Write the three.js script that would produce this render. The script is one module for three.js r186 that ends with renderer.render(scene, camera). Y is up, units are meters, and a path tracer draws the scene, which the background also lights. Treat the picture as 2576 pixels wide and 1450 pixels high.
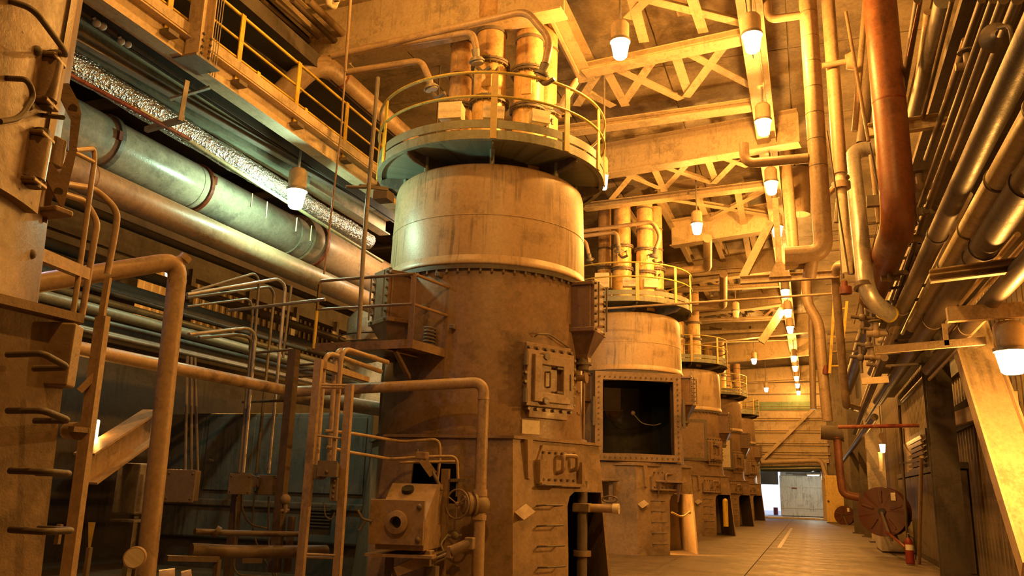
import * as THREE from 'three';
import { mergeGeometries } from 'three/addons/utils/BufferGeometryUtils.js';
import { RoundedBoxGeometry } from 'three/addons/geometries/RoundedBoxGeometry.js';

// ---------- camera, daylight, exposure ----------
const scene = new THREE.Scene();
const camera = new THREE.PerspectiveCamera(38.7782, 2576 / 1450, 0.05, 300);
camera.position.set(0, 1.42, 0);
camera.rotation.set(0.23957, 0.34819, 0.02862, 'YXZ');
scene.add(camera);
scene.background = new THREE.Color(2.6, 3.0, 4.0);      // overcast sky seen only through the far doorway
const renderer = new THREE.WebGLRenderer({ antialias: true });
renderer.toneMapping = THREE.LinearToneMapping;
renderer.toneMappingExposure = 0.42;
renderer.shadowMap.enabled = true;
const SODIUM = new THREE.Color(1, 0.43, 0.075);
const MERCURY = new THREE.Color(0.62, 1.0, 0.66);
const LAMP = 105;                                          // candela of one high-bay lamp

// ---------- small helpers ----------
let seed = 7;
const rnd = () => (seed = (seed * 16807) % 2147483647) / 2147483647;
const V = (a) => new THREE.Vector3(a[0], a[1], a[2]);
const R = (d) => d * Math.PI / 180;
const sum = (a, b) => [a[0] + b[0], a[1] + b[1], a[2] + b[2]];
const pol = (r, a, y = 0) => [r * Math.sin(R(a)), y, r * Math.cos(R(a))];
const mix = (a, b, t) => [0, 1, 2].map((i) => a[i] + (b[i] - a[i]) * t);

function uvBox(g) {                                       // uv in metres from the dominant axis of each face
  if (g.index) g = g.toNonIndexed();
  const p = g.attributes.position, n = g.attributes.normal, uv = new Float32Array(p.count * 2);
  for (let i = 0; i < p.count; i += 3) {
    let x = 0, y = 0, z = 0;
    for (let k = 0; k < 3; k++) { x += n.getX(i + k); y += n.getY(i + k); z += n.getZ(i + k); }
    x = Math.abs(x); y = Math.abs(y); z = Math.abs(z);
    for (let k = 0; k < 3; k++) {
      const j = i + k, X = p.getX(j), Y = p.getY(j), Z = p.getZ(j);
      uv[j * 2] = x >= y && x >= z ? Z : X;
      uv[j * 2 + 1] = y > x && y > z ? Z : Y;
    }
  }
  g.setAttribute('uv', new THREE.BufferAttribute(uv, 2));
  return clean(g);
}
function clean(g) {
  if (g.index) g = g.toNonIndexed();
  for (const k of Object.keys(g.attributes)) if (!['position', 'normal', 'uv'].includes(k)) g.deleteAttribute(k);
  g.morphAttributes = {};
  return g;
}
function raw(pos, nor, uv, idx) {
  const g = new THREE.BufferGeometry();
  g.setAttribute('position', new THREE.Float32BufferAttribute(pos, 3));
  if (nor) g.setAttribute('normal', new THREE.Float32BufferAttribute(nor, 3));
  if (uv) g.setAttribute('uv', new THREE.Float32BufferAttribute(uv, 2));
  if (idx) g.setIndex(idx);
  return g;
}
const move = (g, p, rot) => { if (rot) { g.rotateX(rot[0]); g.rotateZ(rot[2]); g.rotateY(rot[1]); } if (p) g.translate(p[0], p[1], p[2]); return g; };
const box = (w, h, d, p, rot) => uvBox(move(new THREE.BoxGeometry(w, h, d), p, rot));
const rbox = (w, h, d, c, p, rot) => uvBox(move(new RoundedBoxGeometry(w, h, d, 1, c), p, rot));
const onCyl = (g, a, y, r) => { g.rotateY(R(a)); const q = pol(r, a, y); return g.translate(q[0], q[1], q[2]); };
const ball = (r, p, s = 16) => clean(move(new THREE.SphereGeometry(r, s, Math.max(6, s >> 1)), p));
const lathe = (pts, seg = 64, a0 = 0, a1 = 360) => {
  const g = new THREE.LatheGeometry(pts.map((q) => new THREE.Vector2(q[0], q[1])), seg, R(a0), R(a1 - a0));
  const uv = g.attributes.uv, p = g.attributes.position;
  const rm = Math.max(...pts.map((q) => q[0]));
  for (let i = 0; i < uv.count; i++) uv.setXY(i, uv.getX(i) * R(a1 - a0) * rm, p.getY(i));
  return clean(g);
};
// profile with sharp corners: every segment its own lathe
const turned = (pts, seg = 64, a0, a1) => mergeGeometries(pts.slice(1).map((q, i) => lathe([pts[i], q], seg, a0, a1)));
function cyl(a, b, r, r2 = r, seg = 14) {
  const A = V(a), B = V(b), d = B.clone().sub(A), L = d.length();
  const g = new THREE.CylinderGeometry(r2, r, L, seg);
  const uv = g.attributes.uv;
  for (let i = 0; i < uv.count; i++) uv.setXY(i, uv.getX(i) * 6.283 * r, uv.getY(i) * L);
  g.translate(0, L / 2, 0);
  g.applyQuaternion(new THREE.Quaternion().setFromUnitVectors(new THREE.Vector3(0, 1, 0), d.normalize()));
  g.translate(a[0], a[1], a[2]);
  return clean(g);
}
function path(pts, bend) {                                // polyline with rounded corners
  const P = pts.map(V), out = [P[0]];
  for (let i = 1; i < P.length - 1; i++) {
    const u = P[i - 1].clone().sub(P[i]), w = P[i + 1].clone().sub(P[i]);
    const t = Math.min(bend, u.length() * 0.49, w.length() * 0.49);
    const A = P[i].clone().add(u.normalize().multiplyScalar(t)), B = P[i].clone().add(w.normalize().multiplyScalar(t));
    for (let k = 0; k <= 7; k++) {
      const s = k / 7;
      out.push(A.clone().multiplyScalar((1 - s) ** 2).add(P[i].clone().multiplyScalar(2 * s * (1 - s))).add(B.clone().multiplyScalar(s * s)));
    }
  }
  out.push(P[P.length - 1]);
  return out.filter((q, i) => !i || q.distanceTo(out[i - 1]) > 1e-5);
}
function tube(pts, r, { bend = r * 2.6, seg = 14, caps = true, smooth = false, wob = 0 } = {}) {
  let Q = smooth ? new THREE.CatmullRomCurve3(pts.map(V)).getPoints(pts.length * 8) : path(pts, bend);
  if (wob) {                                              // subdivide a lagged pipe so that it can bulge
    const S = []; for (let i = 0; i < Q.length - 1; i++) { const n = Math.max(1, Math.round(Q[i].distanceTo(Q[i + 1]) / 0.09)); for (let k = 0; k < n; k++) S.push(Q[i].clone().lerp(Q[i + 1], k / n)); } S.push(Q[Q.length - 1]); Q = S;
  }
  const pos = [], nor = [], uv = [], idx = [];
  let N = new THREE.Vector3(), L = 0;
  const T = Q.map((q, i) => Q[Math.min(i + 1, Q.length - 1)].clone().sub(Q[Math.max(i - 1, 0)]).normalize());
  N.set(Math.abs(T[0].y) > 0.9 ? 1 : 0, Math.abs(T[0].y) > 0.9 ? 0 : 1, 0);
  for (let i = 0; i < Q.length; i++) {
    N.addScaledVector(T[i], -N.dot(T[i])).normalize();
    const B = T[i].clone().cross(N);
    if (i) L += Q[i].distanceTo(Q[i - 1]);
    for (let k = 0; k <= seg; k++) {
      const a = k / seg * 2 * Math.PI, d = N.clone().multiplyScalar(Math.cos(a)).addScaledVector(B, Math.sin(a));
      const rr = r * (1 + wob * (Math.sin(i * 1.7 + 2.1 * Math.sin(a * 2 + i)) * 0.5 + Math.sin(i * 0.37) * 0.5));
      pos.push(Q[i].x + d.x * rr, Q[i].y + d.y * rr, Q[i].z + d.z * rr); nor.push(d.x, d.y, d.z);
      uv.push(k / seg * 6.283 * r, L);
    }
  }
  const m = seg + 1;
  for (let i = 0; i < Q.length - 1; i++) for (let k = 0; k < seg; k++) {
    const a = i * m + k, b = a + 1, c = a + m, d = c + 1; idx.push(a, b, c, b, d, c);
  }
  if (caps) for (const e of [0, Q.length - 1]) {
    const s = e ? 1 : -1, c = pos.length / 3; pos.push(Q[e].x, Q[e].y, Q[e].z); nor.push(T[e].x * s, T[e].y * s, T[e].z * s); uv.push(0, 0);
    for (let k = 0; k <= seg; k++) { const j = e * m + k; pos.push(pos[j * 3], pos[j * 3 + 1], pos[j * 3 + 2]); nor.push(T[e].x * s, T[e].y * s, T[e].z * s); uv.push(nor[j * 3] * r, nor[j * 3 + 1] * r); }
    for (let k = 0; k < seg; k++) s > 0 ? idx.push(c, c + 1 + k, c + 2 + k) : idx.push(c, c + 2 + k, c + 1 + k);
  }
  const g = raw(pos, nor, uv, idx);
  if (wob) g.computeVertexNormals();
  return clean(g);
}
function prism(sec, a, b, up = [0, 1, 0]) {               // a polygon section [side, up] carried straight from a to b
  const A = V(a), B = V(b), d = B.clone().sub(A), L = d.length(); d.normalize();
  let u = V(up); if (Math.abs(u.dot(d)) > 0.98) u = new THREE.Vector3(0, 0, 1);
  const side = d.clone().cross(u).normalize(); u = side.clone().cross(d).normalize();
  let S = sec.map((q) => new THREE.Vector2(q[0], q[1]));
  if (THREE.ShapeUtils.area(S) < 0) S = S.reverse();
  const pos = [], P = (q, t) => { const v = A.clone().addScaledVector(side, q.x).addScaledVector(u, q.y).addScaledVector(d, t); pos.push(v.x, v.y, v.z); };
  const n = S.length;
  for (let i = 0; i < n; i++) { const p = S[i], q = S[(i + 1) % n]; P(p, 0); P(p, L); P(q, L); P(p, 0); P(q, L); P(q, 0); }
  for (const f of THREE.ShapeUtils.triangulateShape(S, [])) { P(S[f[0]], 0); P(S[f[1]], 0); P(S[f[2]], 0); P(S[f[0]], L); P(S[f[2]], L); P(S[f[1]], L); }
  // side x up = -d, so flip the winding to face outwards
  for (let i = 0; i < pos.length; i += 9) for (let k = 0; k < 3; k++) { const t = pos[i + 3 + k]; pos[i + 3 + k] = pos[i + 6 + k]; pos[i + 6 + k] = t; }
  const g = raw(pos); g.computeVertexNormals();
  return uvBox(flipIfInside(g, A.clone().add(B).multiplyScalar(0.5)));
}
function flipIfInside(g) {                                // signed volume decides the winding
  const p = g.attributes.position; let v = 0; const a = new THREE.Vector3(), b = new THREE.Vector3(), c = new THREE.Vector3();
  const o = new THREE.Vector3(p.getX(0), p.getY(0), p.getZ(0));
  for (let i = 0; i < p.count; i += 3) { a.fromBufferAttribute(p, i).sub(o); b.fromBufferAttribute(p, i + 1).sub(o); c.fromBufferAttribute(p, i + 2).sub(o); v += a.dot(b.cross(c)); }
  if (v < 0) { const q = p.array; for (let i = 0; i < q.length; i += 9) for (let k = 0; k < 3; k++) { const t = q[i + 3 + k]; q[i + 3 + k] = q[i + 6 + k]; q[i + 6 + k] = t; } g.computeVertexNormals(); }
  return g;
}
const rect = (w, h) => [[-w / 2, -h / 2], [w / 2, -h / 2], [w / 2, h / 2], [-w / 2, h / 2]];
const bar = (a, b, w, h = w, up) => prism(rect(w, h), a, b, up);
const secI = (w, h, f = 0.02, t = 0.014) => [[-w / 2, -h / 2], [w / 2, -h / 2], [w / 2, -h / 2 + f], [t / 2, -h / 2 + f], [t / 2, h / 2 - f], [w / 2, h / 2 - f], [w / 2, h / 2], [-w / 2, h / 2], [-w / 2, h / 2 - f], [-t / 2, h / 2 - f], [-t / 2, -h / 2 + f], [-w / 2, -h / 2 + f]];
const secC = (w, h, t = 0.012) => [[-w / 2, -h / 2], [w / 2, -h / 2], [w / 2, -h / 2 + t], [-w / 2 + t, -h / 2 + t], [-w / 2 + t, h / 2 - t], [w / 2, h / 2 - t], [w / 2, h / 2], [-w / 2, h / 2]];
const secL = (w, h, t = 0.01) => [[0, 0], [w, 0], [w, t], [t, t], [t, h], [0, h]];
const iBeam = (a, b, w, h, up, f, t) => prism(secI(w, h, f, t), a, b, up);
const chan = (a, b, w, h, up) => prism(secC(w, h), a, b, up);
const angle = (a, b, w, h, up) => prism(secL(w, h), a, b, up);
function plate(pts, t, holes = [], bevel = 0) {           // outline in xy, thickness along z, centred
  const s = new THREE.Shape(pts.map((q) => new THREE.Vector2(q[0], q[1])));
  for (const h of holes) s.holes.push(new THREE.Path(h.map((q) => new THREE.Vector2(q[0], q[1]))));
  const g = new THREE.ExtrudeGeometry(s, { depth: t, bevelEnabled: bevel > 0, bevelSize: bevel, bevelThickness: bevel, bevelSegments: 1, curveSegments: 12 });
  g.translate(0, 0, -t / 2);
  return uvBox(g);
}
const circle = (r, n = 20, x = 0, y = 0) => Array.from({ length: n }, (_, i) => [x + r * Math.cos(i / n * 6.2832), y + r * Math.sin(i / n * 6.2832)]);
const hexBolt = (r, h) => { const g = new THREE.CylinderGeometry(r, r, h, 6); g.rotateX(Math.PI / 2); return uvBox(g); };
const ringPath = (r, y, a0, a1, n = 72) => Array.from({ length: n + 1 }, (_, i) => pol(r, a0 + (a1 - a0) * i / n, y));
const ringTube = (r, y, rad, a0, a1, n = 72, seg = 8) => tube(ringPath(r, y, a0, a1, n), rad, { bend: 0.0001, seg });
function band(r, y0, y1, t, a0 = 0, a1 = 360, seg = 72) { return turned([[r, y0], [r, y1], [r - t, y1], [r - t, y0], [r, y0]], seg, a0, a1); }

// ---------- naming, labels ----------
const used = {}, loose = [];
const numbered = (n) => { const k = (used[n] = (used[n] ?? -1) + 1); return k ? `${n}_${String(k).padStart(3, '0')}` : n; };
function tag(o, label, category, group) { o.userData.label = label; o.userData.category = category; if (group) o.userData.group = group; return o; }
function thing(name, label, category, pos, turn = 0, group) {
  const t = new THREE.Group(); t.name = numbered(name); scene.add(t); tag(t, label, category, group);
  if (pos) { t.position.set(...pos); t.rotation.y = turn; } else loose.push(t);
  return t;
}
function part(parent, name, mat, ...geos) {
  geos = geos.flat();
  const m = new THREE.Mesh(geos.length > 1 ? mergeGeometries(geos) : geos[0], mat); m.name = name; parent.add(m); return m;
}
const stuff = (m) => { m.userData.kind = 'stuff'; return m; };
function solo(name, label, category, mat, geos, group) {
  const m = part(scene, numbered(name), mat, geos); tag(m, label, category, group); loose.push(m); return m;
}
function struct(name, mat, ...geos) { const m = part(scene, name, mat, ...geos); m.userData.kind = 'structure'; return m; }
function settle() {                                       // put every origin at the base of its thing
  const b = new THREE.Box3(), s = new THREE.Vector3();
  for (const o of loose) {
    b.setFromObject(o); const p = b.getCenter(s).clone(); p.y = b.min.y;
    if (o.isMesh) o.geometry.translate(-p.x, -p.y, -p.z); else for (const c of o.children) c.position.sub(p);
    o.position.copy(p);
  }
}
const local = (t, p) => [p[0] - t.position.x, p[1] - t.position.y, p[2] - t.position.z];

// ---------- procedural materials ----------
function noise2(n, cells, s) {                            // tileable value noise
  const g = []; let q = s; const r = () => (q = (q * 16807) % 2147483647) / 2147483647;
  const [cx, cy] = cells; for (let i = 0; i < cx * cy; i++) g.push(r());
  const out = new Float32Array(n * n), f = (t) => t * t * (3 - 2 * t);
  for (let y = 0; y < n; y++) for (let x = 0; x < n; x++) {
    const u = x / n * cx, v = y / n * cy, i = Math.floor(u), j = Math.floor(v), a = f(u - i), b = f(v - j);
    const A = g[(j % cy) * cx + i % cx], B = g[(j % cy) * cx + (i + 1) % cx], C = g[((j + 1) % cy) * cx + i % cx], D = g[((j + 1) % cy) * cx + (i + 1) % cx];
    out[y * n + x] = (A + (B - A) * a) * (1 - b) + (C + (D - C) * a) * b;
  }
  return out;
}
function fbm(n, list, s) { const o = new Float32Array(n * n); let w = 0; list.forEach(([cx, cy, k], i) => { const a = noise2(n, [cx, cy], s + i * 131 + 17); for (let j = 0; j < o.length; j++) o[j] += a[j] * k; w += k; }); for (let j = 0; j < o.length; j++) o[j] /= w; return o; }
function tex(n, fn, srgb, rep) {
  const d = new Uint8Array(n * n * 4);
  for (let i = 0; i < n * n; i++) { const c = fn(i); for (let k = 0; k < 3; k++) d[i * 4 + k] = Math.max(0, Math.min(255, (Array.isArray(c) ? c[k] : c) * 255)); d[i * 4 + 3] = 255; }
  const t = new THREE.DataTexture(d, n, n, THREE.RGBAFormat); t.wrapS = t.wrapT = THREE.RepeatWrapping; t.magFilter = THREE.LinearFilter; t.minFilter = THREE.LinearMipmapLinearFilter; t.generateMipmaps = true;
  if (srgb) t.colorSpace = THREE.SRGBColorSpace; t.repeat.set(rep, rep); t.needsUpdate = true; return t;
}
const sm = (a, b, x) => { const t = Math.max(0, Math.min(1, (x - a) / (b - a))); return t * t * (3 - 2 * t); };
const n1 = fbm(512, [[5, 5, 1], [11, 11, .8], [27, 27, .6], [70, 70, .45], [160, 160, .35]], 11);
const n2 = fbm(512, [[40, 3, 1], [90, 5, .8], [150, 9, .5]], 57);      // streaks that run down
const n3 = fbm(512, [[60, 60, 1], [130, 130, 1], [250, 250, .8]], 91);  // grain
const n4 = fbm(512, [[3, 3, 1], [7, 7, .8], [15, 15, .5]], 203);
const grime = tex(512, (i) => { const p = 0.92 - 0.12 * sm(.54, .7, n1[i]) - 0.1 * sm(.55, .72, n2[i]) * sm(.35, .6, n4[i]) + 0.2 * (n3[i] - .5); return [p, p * .985, p * .96]; }, true, 0.42);
const stain = tex(512, (i) => { const p = 0.93 - 0.12 * sm(.5, .66, n1[i]) + 0.24 * (n3[i] - .5) - 0.1 * sm(.5, .7, n4[i]); return [p, p * .97, p * .93]; }, true, 0.3);
const streak = tex(512, (i) => { const p = 0.94 - 0.2 * sm(.5, .7, n2[i]) * sm(.3, .6, n4[i]) - 0.1 * sm(.56, .7, n1[i]) + 0.16 * (n3[i] - .5); return [p, p * .98, p * .95]; }, true, 0.5);
const rusty = tex(512, (i) => { const k = sm(.42, .6, n1[i]); const p = 0.85 + 0.3 * (n3[i] - .5); return [p * (.95 - .15 * k), p * (.9 - .4 * k), p * (.85 - .55 * k)]; }, true, 0.7);
const rough = tex(512, (i) => 0.72 + 0.5 * (n1[i] - .5) + 0.2 * (n3[i] - .5), false, 0.6);
const bumpT = tex(512, (i) => 0.5 + 0.6 * (n3[i] - .5) + 0.7 * (n1[i] - .5), false, 1.2);
const n5 = fbm(512, [[9, 9, 1], [22, 22, 1], [47, 47, .8], [90, 90, .4]], 409);
const crinkle = tex(512, (i) => { const a = Math.abs(n5[i] - .5) * 4, b = Math.abs(n5[(i * 1 + 7777) % 262144] - .5) * 3; return Math.min(1, a * .6 + b * .4); }, false, 1.1);
const M = (c, { map = grime, r = 0.82, m = 0, bump = 0.0015, ...o } = {}) => new THREE.MeshStandardMaterial({ color: new THREE.Color(...c), map, roughness: r, metalness: m, roughnessMap: r > .5 ? rough : null, bumpMap: bump ? bumpT : null, bumpScale: bump, side: THREE.DoubleSide, ...o });
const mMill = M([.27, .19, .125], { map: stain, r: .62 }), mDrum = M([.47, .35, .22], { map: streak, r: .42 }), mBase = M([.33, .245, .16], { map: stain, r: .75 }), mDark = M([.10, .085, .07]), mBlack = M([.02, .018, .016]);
const mBeam = M([.62, .50, .33]), mDeckRoof = M([.40, .34, .25], { map: stain }), mYellow = M([.82, .58, .06], { r: .55, bump: .0008 }), mCoal = M([.82, .58, .26], { map: stain, r: .55 }), mPipe = M([.46, .34, .22], { r: .6 }), mPipeDark = M([.13, .095, .065], { r: .7 }), mRust = M([.42, .15, .07], { map: rusty, r: .75 }), mRedPipe = M([.27, .105, .045], { map: stain, r: .6 });
const mSilver = M([.62, .60, .57], { r: .38, m: .6, bump: .0012 }), mFoil = M([.5, .49, .47], { map: null, r: .36, m: .85, bump: .04, bumpMap: crinkle }), mDuct = M([.60, .57, .47], { r: .3, map: stain }), mGreen = M([.26, .28, .22], { r: .6 }), mCream = M([.80, .72, .55], { r: .6 }), mSiding = M([.26, .21, .145], { map: streak }), mGal = M([.30, .28, .25], { r: .5, m: .35 }), mConc = M([.165, .13, .09], { map: stain, r: .8, bump: .003 });
const mDoorWhite = M([.78, .76, .70], { map: streak, r: .6 }), mSteelDark = M([.16, .13, .10]), mValve = M([.28, .21, .14]), mRedPaint = M([.26, .03, .02], { r: .5 }), mWhite = M([.85, .80, .68], { r: .5 });
const glow = (c, k) => new THREE.MeshStandardMaterial({ color: 0x222222, emissive: c, emissiveIntensity: k, roughness: .5 });
const mLens = glow(new THREE.Color(1, .8, .5), 12), mLensGreen = glow(new THREE.Color(.86, 1, .84), 8), mTubeLight = glow(new THREE.Color(.8, 1, .85), 4), mBulb = glow(new THREE.Color(1, .78, .4), 6);

// ---------- the setting ----------
const floor = struct('floor', mDark, box(24, .16, 76, [-7, -.1, -32]));
{
  const g = [0, 1, 2].map(() => rbox(4.13, .06, 4.98, .006)), ms = [mConc, M([.15, .115, .08], { map: stain, r: .78, bump: .003 }), M([.18, .14, .095], { map: stain, r: .82, bump: .003 })];
  for (let i = 0; i < 5; i++) for (let j = 0; j < 14; j++) { const s = part(floor, 'slab', ms[Math.floor(rnd() * 3)], g[0]); s.position.set(.85 - i * 4.15, -.03 + (rnd() - .5) * .004, 1.2 - j * 5); }
  const ln = part(floor, 'pale_line', M([.4, .34, .25], { map: grime, r: .6 }), box(.11, .003, 16, [-.95, .0035, -33]));  // thin paler strip lying along the aisle floor
}
const ceil = struct('ceiling', mDeckRoof, box(21.5, .2, 62, [-7, 9.75, -26.5]));
{ const pg = box(2.3, .03, 3.05); for (let i = 0; i < 5; i++) for (let j = 0; j < 13; j++) { const p = part(ceil, 'deck_panel', mDeckRoof, pg); p.position.set(1.2 - i * 2.33, 9.63, -4 - j * 3.08); } }
function sidingPanel(h, w = 2.7, pitch = .3) {             // trapezoid-ribbed sheet, ribs along y, facing +z
  const sec = []; const n = Math.round(w / pitch);
  for (let i = 0; i < n; i++) { const x = -w / 2 + i * pitch; sec.push([x, 0], [x + pitch * .5, 0], [x + pitch * .62, .045], [x + pitch * .86, .045], [x + pitch * .98, 0]); }
  sec.push([w / 2, 0], [w / 2, -.012], [-w / 2, -.012]);
  return prism(sec, [0, 0, 0], [0, h, 0], [0, 0, 1]);
}
const wallRight = struct('wall_right', mDark, box(.2, 9.8, 62, [3.05, 4.8, -26.5]));
{ const g = sidingPanel(9.5); for (let j = 0; j < 17; j++) { const p = part(wallRight, 'siding_panel', mSiding, g); p.rotation.y = -Math.PI / 2; p.position.set(2.88, .02, -3.5 - j * 2.72); } }
const wallLeft = struct('wall_left', mDark, box(.2, 9.8, 62, [-17.4, 4.8, -26.5]));
{ const g = sidingPanel(9.5); for (let j = 0; j < 12; j++) { const p = part(wallLeft, 'siding_panel', mSiding, g); p.rotation.y = Math.PI / 2; p.position.set(-17.25, .02, -3.5 - j * 2.72); } }
struct('wall_front', mDark, box(21, 9.8, .2, [-7, 4.8, 4.4]));
const wallEnd = struct('wall_end', mSiding, box(14.4, 9.8, .3, [-10.25, 4.8, -56.15]), box(2.5, 9.8, .3, [1.85, 4.8, -56.15]), box(3.66, 6.3, .3, [-1.22, 6.6, -56.15]));
{
  for (const [y, h] of [[3.75, .5], [4.35, .55], [5.0, .7], [5.8, .72], [6.6, .72], [7.4, .72], [8.2, .72], [9.0, .72]]) part(wallEnd, 'wall_panel', mBeam, rbox(9, h, .07, .015, [-3.4, y, -55.96]));
  part(wallEnd, 'green_panel', M([.22, .34, .2]), rbox(3.4, .55, .08, .01, [-1.5, 7.05, -55.88]));
  for (const y of [4.05, 4.62, 5.42, 6.2, 6.95]) part(wallEnd, 'girt', mBeam, chan([-8, y, -55.85], [1.2, y, -55.85], .12, .16));
}
const lintel = struct('trim_1', mBeam, box(3.9, .42, .5, [-1.22, 3.28, -55.9]), iBeam([-3.6, 3.62, -55.8], [1.1, 3.62, -55.8], .2, .3));
struct('trim_2', mBeam, box(.35, 3.6, .4, [.78, 1.8, -55.9]), box(.35, 3.6, .4, [-3.24, 1.8, -55.9]));
// passage beyond the portal
struct('ceiling_passage', mCream, box(9, .15, 9, [-3.2, 3.75, -60.8]));
struct('wall_passage', mDoorWhite, box(.2, 3.8, 9, [.95, 1.8, -60.8]), box(3.2, 3.8, .2, [-.5, 1.8, -64.2]), box(9, .6, .2, [-3.2, 3.4, -64.2]), box(2.5, 3.8, .2, [-6.9, 1.8, -64.2]), box(.2, 3.8, 9, [-7.7, 1.8, -60.8]));
struct('trim_4', mDark, box(4.4, 1.55, .2, [-4.4, 2.95, -62.3]), box(.2, 2.2, .2, [-4.6, 1.1, -62.3]));
const slide = struct('door_1', mDoorWhite, box(3.0, 2.75, .1, [-.62, 1.44, -62.6]));
for (let i = 0; i < 6; i++) part(slide, 'door_panel', mDoorWhite, rbox(.5, 2.7, .05, .012, [-1.87 + i * .5, 1.44, -62.53]));
part(slide, 'cross_rail', mCream, box(3.0, .07, .04, [-.62, .62, -62.48])); part(slide, 'cross_rail', mCream, box(3.0, .07, .04, [-.62, 2.05, -62.48]));
part(slide, 'door_track', mSteelDark, tube([[-1.2, 2.9, -62.4], [.8, 2.9, -62.4]], .05)); part(slide, 'red_label', mRedPaint, box(.34, .1, .012, [-1.15, 1.95, -62.49]));
struct('trim_3', M([.7, .62, .5], { r: .5 }), rbox(4.6, .12, 1.1, .02, [-1.2, .06, -57.1]));   // pale raised sill of the portal
struct('floor_outside', M([.6, .6, .62]), box(14, .1, 22, [-5, -.06, -76]));

// ---------- ceiling framing ----------
const C0 = 8.72;
function steel(name, label, secFn, a, b, ...rest) { return solo(name, label, 'beam', mBeam, [secFn(a, b, ...rest)], rest.group); }
const zs = [[-12.8, 'first'], [-15.1, 'second'], [-17.45, 'third'], [-19.7, 'fourth']];
solo('roof_chord', 'wide pale chord nearest the camera under the roof bracing, lamp hanging in front of it', 'beam', mBeam, [iBeam([-3.469,8.8,-13.065], [-0.662,8.8,-12.712], .3, .16)]);
solo('roof_chord', 'pale lower chord of the near roof bracing running behind the near platform railing', 'beam', mBeam, [iBeam([-4.884,8.8,-15.466], [-0.37,8.8,-15.286], .3, .16)]);
solo('roof_chord', 'pale chord on the near side of the second roof bracing, below the yellow girder', 'beam', mBeam, [iBeam([-4.456,8.8,-17.965], [-0.762,8.8,-17.47], .3, .16)]);
solo('roof_chord', 'pale chord on the far side of the second roof bracing, above the second mill pipes', 'beam', mBeam, [iBeam([-5.344,8.8,-20.237], [-0.344,8.8,-19.781], .3, .16)]);
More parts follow.
